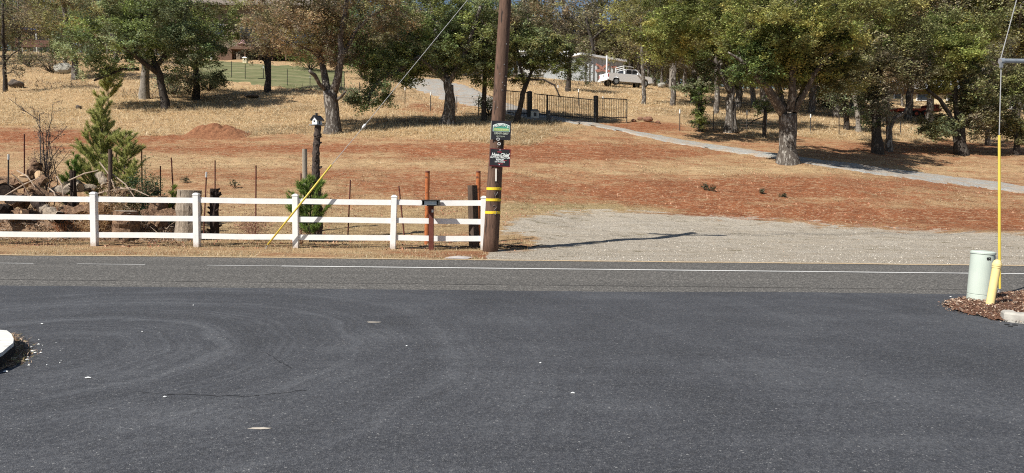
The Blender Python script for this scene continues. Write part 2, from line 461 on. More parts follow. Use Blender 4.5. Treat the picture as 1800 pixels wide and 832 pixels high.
weed = noise(nt, mps.outputs[0], 3.6, 9, .74)
wm = ramp(nt, weed, [(.575, 0.0), (.61, .9)])
stone = mixc(nt, ramp(nt, n4, [(.40, .55), (.52, 0.0)]), stone, (.36, .31, .24))
stone = mixc(nt, ramp(nt, n5, [(.36, .35), (.46, 0.0)]), stone, (.22, .18, .13))
stone = mixc(nt, mth(nt, 'MULTIPLY', wm, ramp(nt, n1, [(.42, 0.0), (.56, 1.0)])), stone, (.15, .125, .065))
c = mixc(nt, gm, c, stone)
nt.links.new(c, b.inputs['Base Color']); b.inputs['Roughness'].default_value = .95; b.inputs['Specular IOR Level'].default_value = .1
hh = mth(nt, 'ADD', mth(nt, 'MULTIPLY', mth(nt, 'ADD', n2, n5), 1.0), mth(nt, 'MULTIPLY', n3, .5))
bump(nt, b, hh, .9, .09)
me.materials.append(m)
tag(link('ground', me), kind='structure')

# ---------------------------------------------------------------- pavement
def sheet(name, poly_rows, z, material):
    """rows of (y, x0, x1) joined into a flat strip"""
    mb = MB()
    return mb
EDGE_Y = ground(900, 458).y       # far edge of the road
LOT_Y = ground(900, 512).y        # seam between road and sealed lot
LINE_Y = ground(900, 472.5).y
def flat(name, x0, x1, y0, y1, z, material, ragged=None, nx=300):
    mb = MB(); vs = []; fs = []
    for k in range(nx + 1):
        x = x0 + (x1 - x0) * k / nx
        e = ragged(x) if ragged else 0
        vs += [(x, y0, z), (x, y1 + e, z)]
    for k in range(nx): fs.append((2 * k, 2 * k + 2, 2 * k + 3, 2 * k + 1))
    mb.add(vs, fs); return mb.build(name, material)
m, nt, b = mat('road_asphalt')
g = nt.nodes.new('ShaderNodeTexCoord').outputs['Object']
vor = nt.nodes.new('ShaderNodeTexVoronoi'); vor.inputs['Scale'].default_value = 55; nt.links.new(g, vor.inputs[0])
sc_ = nt.nodes.new('ShaderNodeSeparateColor'); nt.links.new(vor.outputs['Color'], sc_.inputs[0])
c = ramp(nt, sc_.outputs[0], [(0, (.06, .058, .054)), (.5, (.12, .115, .107)), (.85, (.20, .19, .175)), (1, (.38, .36, .33))])
mpx = nt.nodes.new('ShaderNodeMapping'); mpx.inputs['Scale'].default_value = (.05, 1, 1); nt.links.new(g, mpx.inputs[0])
lane = noise(nt, mpx.outputs[0], 1.4, 5, .6)
c = mixc(nt, ramp(nt, lane, [(.35, .35), (.65, 0.0)]), c, (.05, .05, .048))
g2 = noise(nt, g, 24, 3, .75); c = mixc(nt, ramp(nt, g2, [(.36, .5), (.47, 0.0)]), c, (.05, .048, .045)); c = mixc(nt, ramp(nt, g2, [(.55, 0.0), (.68, .5)]), c, (.27, .26, .235))
c = mixc(nt, ramp(nt, noise(nt, g, 12, 5, .7), [(.4, .25), (.62, 0.0)]), c, (.045, .043, .042))
sx = nt.nodes.new('ShaderNodeSeparateXYZ'); nt.links.new(g, sx.inputs[0])
# lighter worn shoulder beyond the line, and cracks running along the road
wob = mth(nt, 'MULTIPLY', mth(nt, 'SUBTRACT', noise(nt, g, 1.5, 6, .7), .5), .10)
for yc, wd, k in ((ground(900, 501).y, .035, .85), (ground(900, 505).y, .012, .6), (ground(900, 515).y + .12, .015, .8), (ground(900, 489).y, .01, .4)):
    dd = mth(nt, 'ABSOLUTE', mth(nt, 'SUBTRACT', mth(nt, 'ADD', sx.outputs[1], wob), yc))
    kk = mth(nt, 'MULTIPLY', ramp(nt, mth(nt, 'DIVIDE', dd, wd * 2), [(.35, 1.0), (.6, 0.0)]), k)
    kk = mth(nt, 'MULTIPLY', kk, ramp(nt, noise(nt, g, .8, 4, .7), [(.3, .25), (.6, 1.0)]))
    c = mixc(nt, kk, c, (.022, .021, .021))
nt.links.new(c, b.inputs['Base Color']); b.inputs['Roughness'].default_value = .85
bump(nt, b, vor.outputs['Distance'], .5, .008)
ROADM = m
rg = lambda x: (float(vnoise(x, 0, .9, 3)) - .5) * .10 + (float(vnoise(x, 0, .2, 4)) - .5) * .05
tag(flat('road', -60, 60, LOT_Y - 1.6, EDGE_Y, 0.0, ROADM, rg, 900), kind='structure')

m, nt, b = mat('sealed_asphalt')
g = nt.nodes.new('ShaderNodeTexCoord').outputs['Object']
vor = nt.nodes.new('ShaderNodeTexVoronoi'); vor.inputs['Scale'].default_value = 120; nt.links.new(g, vor.inputs[0])
sc_ = nt.nodes.new('ShaderNodeSeparateColor'); nt.links.new(vor.outputs['Color'], sc_.inputs[0])
wear = noise(nt, g, .55, 6, .62, .4)
# circular brush and tyre arcs around the turning point of the lot
AC = ground(60, 622)
cmb = nt.nodes.new('ShaderNodeVectorMath'); cmb.operation = 'SUBTRACT'; nt.links.new(g, cmb.inputs[0]); cmb.inputs[1].default_value = (AC.x, AC.y, 0)
ln = nt.nodes.new('ShaderNodeVectorMath'); ln.operation = 'LENGTH'; nt.links.new(cmb.outputs[0], ln.inputs[0])
rr = mth(nt, 'ADD', ln.outputs['Value'], mth(nt, 'MULTIPLY', noise(nt, g, .5, 3, .5), .9))
cx = nt.nodes.new('ShaderNodeCombineXYZ'); nt.links.new(rr, cx.inputs[0])
arc = noise(nt, cx.outputs[0], 2.6, 7, .8)
am = ramp(nt, noise(nt, g, .33, 2, .5), [(.35, .35), (.55, 1.0)])
fade = ramp(nt, mth(nt, 'DIVIDE', ln.outputs['Value'], 10.0), [(.04, .3), (.12, 1.0), (.34, .8), (.48, .25)])
mpx = nt.nodes.new('ShaderNodeMapping'); mpx.inputs['Scale'].default_value = (.12, 1, 1); mpx.inputs['Rotation'].default_value = (0, 0, math.radians(6)); nt.links.new(g, mpx.inputs[0])
lanes = noise(nt, mpx.outputs[0], 2.1, 6, .65)
tone = mth(nt, 'ADD', mth(nt, 'MULTIPLY', mth(nt, 'SUBTRACT', wear, .5), 1.9), .5)
tone = mth(nt, 'ADD', tone, mth(nt, 'MULTIPLY', mth(nt, 'SUBTRACT', lanes, .5), .9))
tone = mth(nt, 'ADD', tone, mth(nt, 'MULTIPLY', mth(nt, 'MULTIPLY', mth(nt, 'SUBTRACT', arc, .5), 5.6), mth(nt, 'MULTIPLY', fade, am)), clamp=True)
base = ramp(nt, tone, [(.1, (.031, .034, .041)), (.5, (.050, .054, .064)), (.95, (.092, .098, .110))])
spk2 = ramp(nt, sc_.outputs[1], [(.0, .0), (.5, .15), (1, 1.0)])
c = mixc(nt, spk2, base, mixc(nt, .55, base, (.15, .153, .16)))
fine = noise(nt, g, 120, 3, .7); c = mixc(nt, ramp(nt, fine, [(.35, .45), (.5, 0.0)]), c, (.02, .021, .024))
grit = noise(nt, g, 42, 3, .75); grit3 = noise(nt, g, 14, 5, .8)
c = mixc(nt, ramp(nt, grit3, [(.38, .45), (.5, 0.0)]), c, (.032, .033, .036)); c = mixc(nt, ramp(nt, grit3, [(.54, 0.0), (.68, .45)]), c, (.125, .126, .130))
c = mixc(nt, ramp(nt, grit, [(.36, .55), (.47, 0.0)]), c, (.028, .030, .035))
c = mixc(nt, ramp(nt, grit, [(.56, 0.0), (.70, .55)]), c, (.15, .153, .158))
for vs2, t2, k2 in ((150, .955, .5), (80, .972, .6), (46, .988, .55)):
    vv2 = nt.nodes.new('ShaderNodeTexVoronoi'); vv2.inputs['Scale'].default_value = vs2; nt.links.new(g, vv2.inputs[0])
    s2_ = nt.nodes.new('ShaderNodeSeparateColor'); nt.links.new(vv2.outputs['Color'], s2_.inputs[0])
    on = mth(nt, 'MULTIPLY', mth(nt, 'GREATER_THAN', s2_.outputs[0], mth(nt, 'SUBTRACT', t2 + .012, mth(nt, 'MULTIPLY', tone, .03))), ramp(nt, vv2.outputs['Distance'], [(.25, 1.0), (.42, 0.0)]))
    c = mixc(nt, mth(nt, 'MULTIPLY', on, k2), c, (.38, .38, .37))
# hairline scrape marks
scr = noise(nt, mpx.outputs[0], 5, 8, .85)
c = mixc(nt, ramp(nt, scr, [(.69, 0.0), (.72, .5)]), c, (.018, .019, .022))
nt.links.new(c, b.inputs['Base Color']); b.inputs['Roughness'].default_value = .72; b.inputs['Specular IOR Level'].default_value = .35
bump(nt, b, mth(nt, 'ADD', vor.outputs['Distance'], mth(nt, 'MULTIPLY', fine, .6)), .55, .006)
LOTM = m
rg2 = lambda x: (float(vnoise(x, 3, 2.5, 8)) - .5) * .10 + (float(vnoise(x, 0, .3, 9)) - .5) * .03 + (.18 if x > 2.2 else 0) * min(1, (x - 2.2) / 2 if x > 2.2 else 0)
tag(flat('parking_lot', -60, 60, -60, LOT_Y, .004, LOTM, rg2, 900), kind='structure')
# painted lines
white = rough_mat('road_paint', (.62, .62, .60), (.80, .80, .78), 20, .8, .2)
def paint(name, x0, x1, yc, wd, z, m_, gaps=0):
    mb = MB(); k = int((x1 - x0) / .12)
    for q in range(k):
        a = x0 + (x1 - x0) * q / k; bb = x0 + (x1 - x0) * (q + 1) / k
        if gaps and vnoise(a, 0, 1.1, 20) + .25 * vnoise(a, 0, .3, 21) < gaps * (1 if a < -4.5 else 0): continue
        w1 = wd * (.42 + .16 * float(vnoise(a, 5, .5, 22))); w2 = wd * (.42 + .16 * float(vnoise(bb, 5, .5, 22)))
        if a < -4.5: w1 *= .42; w2 *= .42
        mb.add([(a, yc - w1, z), (bb, yc - w2, z), (bb, yc + w2, z), (a, yc + w1, z)], [(0, 1, 2, 3)])
    return tag(mb.build(name, m_), kind='structure')
paint('road_markings', -40, 45, LINE_Y, .10, .006, white, .47)
tar = rough_mat('crack_tar', (.020, .021, .024), (.040, .042, .048), 20, .8, 0)
mb = MB()
for pl, wd in (([(250, 692), (340, 696), (430, 698), (500, 692), (545, 686)], .006), ([(470, 622), (490, 636), (515, 650)], .010), ([(1275, 540), (1300, 548), (1325, 556), (1338, 562)], .012)):
    q = [ground(*p) for p in pl]; fine_ = []
    for k in range(len(q) - 1):
        for t_ in range(8): fine_.append(q[k].lerp(q[k + 1], t_ / 8) + Vector((0, rnd.gauss(0, .012), 0)))
    for k in range(len(fine_) - 1):
        w1 = wd * rnd.uniform(.3, 1); p1, p2 = fine_[k], fine_[k + 1]; mb.add([(p1.x, p1.y - w1, .0072), (p2.x, p2.y - w1, .0072), (p2.x, p2.y + w1, .0072), (p1.x, p1.y + w1, .0072)], [(0, 1, 2, 3)])
tag(mb.build('lot_cracks', tar), kind='structure')
# worn yellowish edge where the shoulder meets the dirt
sand = rough_mat('edge_sand', (.34, .24, .14), (.58, .46, .30), 14, .95, .3)
mb = MB(); vs = []; fs = []
for k in range(900):
    x = -50 + k * .12; y0 = EDGE_Y + rg(x) - .03 - .05 * float(vnoise(x, 9, .4, 30)); vs += [(x, y0, .009), (x, EDGE_Y + rg(x) + .12, .008)]
for k in range(899): fs.append((2 * k, 2 * k + 2, 2 * k + 3, 2 * k + 1))
mb.add(vs, fs); tag(mb.build('road_edge_sand', sand), kind='structure')

# ---------------------------------------------------------------- driveway and lawn: sheets draped on the slope
def draped(name, top, bot, u0, u1, nu, nv, material, lift):
    vs = []; 
    for a in range(nu + 1):
        u = u0 + (u1 - u0) * a / nu
        pt = ground(u, float(np.interp(u, *zip(*top)))); pb = ground(u, float(np.interp(u, *zip(*bot))))
        for q in range(nv + 1):
            p = pb.lerp(pt, q / nv); e = .0 if 0 < q < nv else -.09
            if q in (0, nv): p = p + Vector((0, (rnd.random() - .5) * .7, 0))
            vs.append((p.x, p.y, gz(p.x, p.y) + lift + e))
    fs = [(a * (nv + 1) + q, (a + 1) * (nv + 1) + q, (a + 1) * (nv + 1) + q + 1, a * (nv + 1) + q + 1) for a in range(nu) for q in range(nv)]
    o = MB().add(vs, fs).build(name, material, smooth_=True); return tag(o, kind='structure')
m, nt, b = mat('drive_gravel')
g = nt.nodes.new('ShaderNodeTexCoord').outputs['Object']
vor = nt.nodes.new('ShaderNodeTexVoronoi'); vor.inputs['Scale'].default_value = 28; nt.links.new(g, vor.inputs[0])
sc_ = nt.nodes.new('ShaderNodeSeparateColor'); nt.links.new(vor.outputs['Color'], sc_.inputs[0])
c = ramp(nt, sc_.outputs[0], [(0, (.22, .23, .22)), (.6, (.33, .34, .33)), (1, (.5, .5, .48))])
c = mixc(nt, ramp(nt, noise(nt, g, 1.6, 6, .7), [(.40, 0.0), (.60, .7)]), c, (.38, .28, .19))
nt.links.new(c, b.inputs['Base Color']); bump(nt, b, vor.outputs['Distance'], .6, .03)
DRV = m
draped('driveway', [(975, 206), (1000, 210), (1050, 217), (1100, 227), (1150, 237), (1200, 246), (1300, 261), (1400, 275), (1550, 294), (1650, 306), (1800, 326), (1950, 346)],
       [(975, 213), (1000, 216), (1050, 224), (1100, 234), (1150, 246), (1200, 256), (1300, 271), (1400, 286), (1550, 310), (1650, 322), (1800, 341), (1950, 362)], 975, 1950, 130, 8, DRV, .05)
draped('upper_driveway', [(700, 139), (730, 137), (770, 138), (820, 150), (880, 176), (930, 194), (990, 208)],
       [(700, 146), (730, 158), (770, 174), (820, 187), (880, 199), (930, 210), (990, 214)], 700, 990, 60, 8, DRV, .06)
m, nt, b = mat('lawn_turf')
g = nt.nodes.new('ShaderNodeTexCoord').outputs['Object']
mpx = nt.nodes.new('ShaderNodeMapping'); mpx.inputs['Scale'].default_value = (.25, 1, 1); nt.links.new(g, mpx.inputs[0])
nt.links.new(ramp(nt, noise(nt, mpx.outputs[0], 1.3, 6, .7), [(.3, (.09, .11, .045)), (.5, (.15, .155, .07)), (.68, (.28, .25, .14))]), b.inputs['Base Color'])
LAWN = m
draped('lawn', [(340, 106), (400, 109), (500, 114), (600, 124), (700, 136)], [(340, 140), (400, 146), (500, 156), (600, 163), (700, 160)], 345, 605, 50, 10, LAWN, .06)
draped('lawn', [(30, 76), (90, 78)], [(30, 90), (90, 93)], 30, 90, 14, 6, LAWN, .06)

# ---------------------------------------------------------------- dry grass: real blades
def blades(name, n, dmin, dmax, accept, hgt, wid, cols, clumpn=1, a_rng=.98, flatn=.35):
    K = n * 4
    a = rng.uniform(-a_rng, a_rng, K); d = 1 / (1 / dmin + rng.random(K) * (1 / dmax - 1 / dmin))
    X = a * d; Y = d
    k = accept(X, Y, tz(X, Y)); X = X[k][:n]; Y = Y[k][:n]
    if clumpn > 1:
        X = np.repeat(X, clumpn) + rng.normal(size=len(X) * clumpn) * .12 * (Y.mean() / 30); Y = np.repeat(Y, clumpn) + rng.normal(size=len(Y) * clumpn) * .12
    Z = tz(X, Y); n = len(X); sc = np.clip(Y / 40, .45, 2.2)
    h = hgt * (.5 + rng.random(n)) ; lean = rng.normal(size=(n, 2)) * flatn
    ang = rng.random(n) * math.pi
    w_ = wid * sc * (.6 + .8 * rng.random(n))
    bx, by = np.cos(ang) * w_ * .5, np.sin(ang) * w_ * .5
    v = np.empty((n, 3, 3))
    v[:, 0] = np.stack([X - bx, Y - by, Z - .03], -1); v[:, 1] = np.stack([X + bx, Y + by, Z - .03], -1)
    v[:, 2] = np.stack([X + lean[:, 0] * h * 1.6, Y + lean[:, 1] * h * 1.6, Z + h * np.clip(1 - np.abs(lean).sum(1) * .6, .15, 1)], -1)
    cc = np.array(cols); c = cc[rng.integers(0, len(cc), n)] * (.75 + .5 * rng.random(n))[:, None]
    return v.reshape(-1, 3), c
GC = [(.76, .60, .36), (.80, .67, .44), (.66, .50, .29), (.50, .37, .21), (.84, .74, .53)]
def acc_straw(X, Y, Z):
    r, g_, s, o = zones(X, Y, Z); u, v = projv(X, Y, Z)
    lawn = ((u > 350) & (u < 640) & (v < 152) & (v > 104)) | ((u > 35) & (u < 92) & (v < 92))
    drive = ((u > 700) & (u < 985) & (v > np.interp(u, [700, 770, 820, 880, 930, 990], [136, 136, 148, 174, 192, 206])) & (v < np.interp(u, [700, 730, 770, 820, 880, 930, 990], [148, 160, 176, 189, 201, 212, 216])))
    gate = (u > 975) & (u < 1200) & (v > 204) & (v < np.interp(u, [975, 1050, 1200], [214, 226, 256]))
    pat = vnoise(X, Y, 2.6, 41) * .7 + vnoise(X, Y, .9, 42) * .5
    return (s > .5) & ~lawn & ~drive & ~gate & (pat > .28) & (Y < 170)
v1, c1 = blades('g', 300000, 30, 150, acc_straw, .24, .032, GC, 1, flatn=.75)
pat = vnoise(v1[::3, 0], v1[::3, 1], 4.5, 43); c1 = c1 * (1 - .45 * np.clip((pat - .55) * 5, 0, 1))[:, None]
vt_, ct_ = blades('g', 9000, 32, 110, lambda X, Y, Z: acc_straw(X, Y, Z) & (vnoise(X, Y, 3.5, 44) > .42), .26, .042, [(.86, .74, .52), (.78, .64, .42), (.62, .47, .28)], 16, flatn=1.0)
def acc_field(X, Y, Z):
    r, g_, s, o = zones(X, Y, Z)
    pat = vnoise(X, Y, 1.6, 51) * .6 + vnoise(X, Y, .5, 52) * .5
    return (s < .6) & (g_ < .35) & (r < .75) & (pat > .48 + .25 * r) & (Y > 17.2)
v2, c2 = blades('g', 150000, 17.2, 48, acc_field, .075, .03, GC + [(.25, .17, .10), (.3, .26, .12), (.16, .08, .045)], 1, flatn=1.2)
def acc_verge(X, Y, Z):
    r, g_, s, o = zones(X, Y, Z)
    return (g_ < .5) & (Y > EDGE_Y + .1) & (Y < 19.5) & ((vnoise(X, Y, .5, 53) > .42))
v3, c3 = blades('g', 50000, EDGE_Y + .1, 19.5, acc_verge, .07, .024, GC + [(.2, .13, .08), (.28, .26, .12)], 1, flatn=.9)
def acc_weed(X, Y, Z):
    r, g_, s, o = zones(X, Y, Z)
    return (g_ > .5) & (vnoise(X * .3, Y, .5, 54) > .76) & (Y > EDGE_Y + 1.2) & (Y < 27)
v4, c4 = blades('g', 16000, EDGE_Y + .4, 27, acc_weed, .06, .022, [(.13, .12, .05), (.22, .18, .09), (.09, .09, .035)], 1, flatn=.9)
tag(link('dry_grass', npmesh('dry_grass', np.concatenate([v1, vt_, v2, v3, v4]), 3, np.concatenate([c1, ct_, c2, c3, c4]), leaf_mat('dry_blades', .42))), kind='stuff')
# dead brush under the trees on the hill, thickened and darkened as their shade
def acc_brush(X, Y, Z):
    u, v = projv(X, Y, Z)
    k = gauss(u, v, 110, 150, 90, 10) + gauss(u, v, 290, 168, 120, 10) + .8 * gauss(u, v, 720, 216, 130, 7) + gauss(u, v, 1020, 148, 160, 9) + gauss(u, v, 560, 158, 60, 6) \
        + .8 * gauss(u, v, 900, 232, 60, 6) + .7 * gauss(u, v, 1330, 200, 90, 9) + .6 * gauss(u, v, 1650, 180, 160, 14) + .6 * gauss(u, v, 40, 118, 60, 12)
    return (k > .45 + .35 * rng.random(len(X))) & (Y < 110)
vb, cb = blades('g', 26000, 30, 110, acc_brush, .45, .05, [(.13, .10, .075), (.20, .15, .11), (.09, .07, .05), (.30, .23, .16)], 1, flatn=.7)
tag(link('dead_brush_shade', npmesh('dead_brush_shade', vb, 3, cb, leaf_mat('dry_blades'))), kind='stuff')
# clods and small stones on the bare soil
def stones(n, accept, d0, d1, size, a_rng=.9):
    K = n * 5; a = rng.uniform(-a_rng, a_rng, K); d = 1 / (1 / d0 + rng.random(K) * (1 / d1 - 1 / d0)); X = a * d; Y = d
    k = accept(X, Y, tz(X, Y)); X = X[k][:n]; Y = Y[k][:n]; Z = tz(X, Y); n = len(X)
    tet = np.array([(1, 0, -.3), (-.5, .87, -.3), (-.5, -.87, -.3), (0, 0, .8)]); tri = [(0, 1, 3), (1, 2, 3), (2, 0, 3)]
    s = size * (.4 + rng.random(n) ** 3 * 2.2); th = rng.random(n) * 6.28
    P4 = tet[None] * s[:, None, None] * (1 + .35 * rng.normal(size=(n, 4, 3)))
    c_, s_ = np.cos(th)[:, None], np.sin(th)[:, None]
    Q = np.stack([P4[..., 0] * c_ - P4[..., 1] * s_, P4[..., 0] * s_ + P4[..., 1] * c_, P4[..., 2]], -1) + np.stack([X, Y, Z], -1)[:, None]
    return Q[:, tri].reshape(-1, 3)
vs_ = stones(14000, lambda X, Y, Z: (zones(X, Y, Z)[2] < .5) & (zones(X, Y, Z)[1] < .5) & (vnoise(X, Y, 1.2, 61) > .5) & (Y > 17.3), 17.3, 42, .02)
cs = np.array([(.34, .15, .08), (.22, .09, .05), (.45, .26, .16)])[rng.integers(0, 3, len(vs_) // 3)]
tag(link('soil_clods', npmesh('soil_clods', vs_, 3, cs, leaf_mat('clod', 0))), kind='stuff')
vs_ = stones(9000, lambda X, Y, Z: (zones(X, Y, Z)[1] > .6) & (Y > EDGE_Y + .15), EDGE_Y + .1, 24, .009)
cs = np.array([(.5, .46, .40), (.4, .36, .3), (.55, .52, .47), (.25, .2, .15)])[rng.integers(0, 4, len(vs_) // 3)]
tag(link('loose_gravel', npmesh('loose_gravel', vs_, 3, cs, leaf_mat('clod', 0))), kind='stuff')

# ================================================================ things near the road
WHITE, nt, b = mat('white_vinyl'); b.inputs['Roughness'].default_value = .4
v = objv(nt); sx = nt.nodes.new('ShaderNodeSeparateXYZ'); nt.links.new(v, sx.inputs[0])
cc0 = ramp(nt, noise(nt, v, 5, 6, .7), [(.3, (.76, .76, .74)), (.6, (.84, .84, .83))])
spl = mth(nt, 'SUBTRACT', mth(nt, 'MULTIPLY', noise(nt, v, 26, 5, .8), .42), sx.outputs[2])       # mud splashed up from the verge
cc0 = mixc(nt, ramp(nt, spl, [(.06, 0.0), (.16, .55)]), cc0, (.40, .28, .18)); nt.links.new(cc0, b.inputs['Base Color'])
WOOD_D = rough_mat('weathered_dark_wood', (.045, .03, .022), (.12, .085, .065), 9, .9, .7, (4, 4, .5), .015)
WOOD_G = rough_mat('grey_wood', (.22, .19, .15), (.38, .33, .27), 9, .9, .6, (4, 4, .5), .015)
RUST = rough_mat('rusty_steel', (.30, .085, .03), (.50, .17, .06), 7, .8, .3, spots=((.12, .05, .03), 9, .6))
RUSTD = rough_mat('dark_red_steel', (.10, .03, .02), (.17, .06, .045), 7, .7, .2)
BLACKM = rough_mat('black_metal', (.018, .018, .02), (.04, .038, .038), 8, .5, .1, spec=.5)
GALV = rough_mat('galvanised_steel', (.38, .42, .46), (.55, .58, .60), 12, .4, .1, metal=.6, spec=.5)
GREYM = rough_mat('grey_metal', (.16, .17, .18), (.26, .27, .28), 8, .5, .1)
YEL = rough_mat('yellow_plastic', (.74, .57, .09), (.66, .50, .09), 5, .45, .05, spec=.4, spots=((.50, .26, .03), 2.2, .70))
WIRE = rough_mat('steel_wire', (.30, .30, .30), (.45, .45, .45), 30, .5, 0)
RUSTW = rough_mat('rusty_wire', (.16, .10, .07), (.25, .17, .12), 30, .8, 0)
CONC = rough_mat('concrete', (.33, .31, .28), (.50, .48, .43), 9, .9, .5, dist=.006, spots=((.28, .26, .23), 6, .64))
X_ = Vector((1, 0, 0)); Y_ = Vector((0, 1, 0)); Z_ = Vector((0, 0, 1))

def fence_y(u): return ground(u, 443 + .0105 * (u - 520)).y
FY = 17.55
# white rail fence
def ux(u, v, d): return P(u, v, d)
fposts = [-190, -12, 166, 346, 520, 692, 850]
p0 = ux(346, 443, FY)
fence = thing('rail_fence', (p0.x, FY, 0), 'white vinyl three-rail ranch fence along the far road edge, ending at the utility pole', 'fence')
xs = [P(u, 400, FY).x for u in fposts]
for i, x in enumerate(xs):
    mb = MB(); g0 = gz(x, FY)
    lean = {5: -.05, 2: -.02, 6: .0, 3: -.01}.get(i, 0)
    R = Matrix.Rotation(-lean * .6, 3, 'Y')
    mb.box((x, FY, g0 + .60), (.135, .135, 1.36), R); mb.build('post', WHITE, fence, bevel=.006)
    cap = MB(); tp = Vector((x, FY, g0 + .60)) + R @ Vector((0, 0, .68))
    cap.box(tp + Vector((0, 0, .012)), (.15, .15, .022), R); cap.box(tp + Vector((0, 0, .04)), (.15, .15, .035), R, taper=.35)
    cap.build('post_cap', WHITE, fence)
for i in range(len(xs) - 1):
    a, b_ = xs[i] + .0675, xs[i + 1] - .0675
    for k, h in enumerate((1.165, .715, .285)):
        mb = MB(); dz = (rnd.random() - .5) * .02
        hm = h + rnd.uniform(-.012, .006); vs = []
        for (x_, z_) in ((a, h + dz), (a + (b_ - a) * .5, hm), (b_, h + (rnd.random() - .5) * .02)):
            for (yy_, zz_) in ((-.019, -.066), (.019, -.066), (.019, .066), (-.019, .066)): vs.append((x_, FY + yy_, z_ + zz_))
        fs = [(0, 1, 2, 3), (11, 10, 9, 8)] + [(q * 4 + k_, q * 4 + (k_ + 1) % 4, q * 4 + 4 + (k_ + 1) % 4, q * 4 + 4 + k_) for q in (0, 1) for k_ in range(4)]
        mb.add(vs, fs); mb.build('rail', WHITE, fence)
# utility pole leaning right, with its crossarm above
pb = ground(862, 444); PD = 17.28
pb = P(862, 444, PD); pb.z = gz(pb.x, PD)
ptop6 = P(888.5, 0, PD)
dirp = (ptop6 - pb).normalized()
POLE = rough_mat('creosote_pole', (.075, .045, .032), (.17, .10, .07), 10, .85, .7, (3, 3, .35), .012, spots=((.035, .024, .02), 4, .60))
PH = 7.5
def pp(h, off=(0, 0, 0)): return pb + dirp * (h / dirp.z) + Vector(off)
prad = lambda h: .192 - .0085 * h
pole = thing('utility_pole', pb, 'tall brown wooden utility pole leaning right at the end of the white fence', 'utility pole')
mb = MB(); hs = [-.3] + [k * .35 for k in range(1, 22)]
mb.tube([pp(h) for h in hs], [prad(h) for h in hs], 28, .02); mb.build('shaft', POLE, pole, smooth_=True)
yb = rough_mat('yellow_reflective_band', (.85, .62, .04), (.75, .52, .04), 8, .4, .05)
for v in (332, 351.5, 373.5):
    q = P(866, v, PD); h = q.z - pb.z
    mb = MB(); mb.lathe([(prad(h) + .004, -.032), (prad(h) + .008, -.028), (prad(h) + .008, .028), (prad(h) + .004, .032)], pp(h), 28); mb.build('yellow_band', yb, pole)
mb = MB()
for (u0, v0, u1, v1) in ((872, 298, 872, 318), ):
    h = P(870, 308, PD).z - pb.z; mb.box(pp(h, (.03, -prad(h) - .008, 0)), (.035, .012, .30))
mb.build('tag_strip', rough_mat('pale_plastic', (.75, .70, .62), (.8, .76, .7), 8, .5, 0), pole, bevel=.003)
for k in range(18):
    mb = MB(); h = rnd.uniform(.2, 5.6); a = rnd.uniform(-2.6, -.5); mb.box(pp(h, (math.cos(a) * (prad(h) + .002), math.sin(a) * (prad(h) + .002), 0)), (.012, .008, .02)); mb.build('staple', WIRE, pole)
for k, (du, v) in enumerate(((0, 246), (2, 254))):
    h = P(880, v, PD).z - pb.z
    c = pp(h, (.03 + k * .03, -prad(h) - .02, 0))
    mb = MB(); mb.tube([c + Vector((math.cos(t) * .035, -.005, math.sin(t) * .028)) for t in np.linspace(0, 6.0, 12)], .008, 6); mb.build('eye_hook', rough_mat('pale_steel', (.6, .6, .58), (.75, .75, .72), 12, .4, 0), pole)
# faded grey scrawl low on the shaft
for (hh, pts) in ((1.0, [(-.05, .10), (.0, .13), (.045, .08), (.0, .02), (.05, -.04), (.01, -.11), (-.04, -.07)]), (1.35, [(-.03, .08), (.0, 0), (.04, .07)])):
    c = pp(hh); mb = MB(); mb.tube([c + Vector((x + .05, -prad(hh) - .003 + .5 * (x + .05) ** 2 / prad(hh), z)) for x, z in pts], .009, 5); mb.build('chalk_scrawl', rough_mat('chalk', (.22, .2, .19), (.14, .11, .1), 20, .9, 0), pole)
mb = MB(); mb.box(pp(7.0, (0, -.20, 0)), (2.3, .09, .12)); mb.build('crossarm', WOOD_D, pole)
PORC = rough_mat('porcelain', (.35, .30, .25), (.4, .36, .3), 6, .3, 0)
for sx_ in (-1.05, -.45, .45, 1.05): MB().lathe([(.03, 0), (.055, .04), (.03, .07), (.05, .11), (.02, .15)], pp(7.06, (sx_, -.20, 0)), 12).build('insulator', PORC, pole)
for (yo, zz) in ((-.20, 7.2), (0.0, 6.6)):
    for sx_ in ((-1.05, -.45, .45, 1.05) if yo else (.17,)):
        pts = []
        for t in np.linspace(0, 1, 14):
            pts.append(pp(zz, (sx_ + 40 * t, yo + 6 * t, 0)) + Vector((0, 0, 5.5 * t - 2.5 * t * (1 - t))))
        mb = MB(); mb.tube(pts, .009, 4); tag(mb.build('overhead_cable', BLACKM), ('power line strung off the ' + {-1.05: 'left end', -.45: 'inner left', .45: 'inner right', 1.05: 'right end'}[sx_] + ' of the crossarm above the frame' if yo else 'lower telephone line strung to the right from below the crossarm, above the frame'), 'cable', 'overhead cables from the utility pole')
# guy wire with yellow guard
ga = P(463, 441, FY - .29); ga.z = gz(ga.x, ga.y)
g1 = P(471, 430, FY - .29); g2 = P(583, 290, FY - .29); gi = P(640, 222, FY - .28); gt = P(822, 0, PD); 
gdir = (gt - gi); gtop = pp(7.1)
guy = thing('guy_wire', ga, 'thin guy wire slanting up to the wooden pole, its foot in a yellow plastic guard', 'guy wire')
MB().tube([ga - Vector((0, 0, .1)), g1, g2, gi, gt, gtop], .0075, 6).build('wire', WIRE, guy)
MB().tube([ga.lerp(g1, .9), g1.lerp(g2, .5), g2], [.019, .023, .022], 12).build('guard', YEL, guy, smooth_=True)
mb = MB(); dd = (gi - g2).normalized(); mb.tube([gi - dd * .07, gi - dd * .03, gi + dd * .03, gi + dd * .07], [.014, .032, .032, .014], 12)
mb.build('insulator', rough_mat('white_ceramic', (.75, .75, .73), (.8, .8, .8), 8, .3, 0), guy, smooth_=True)

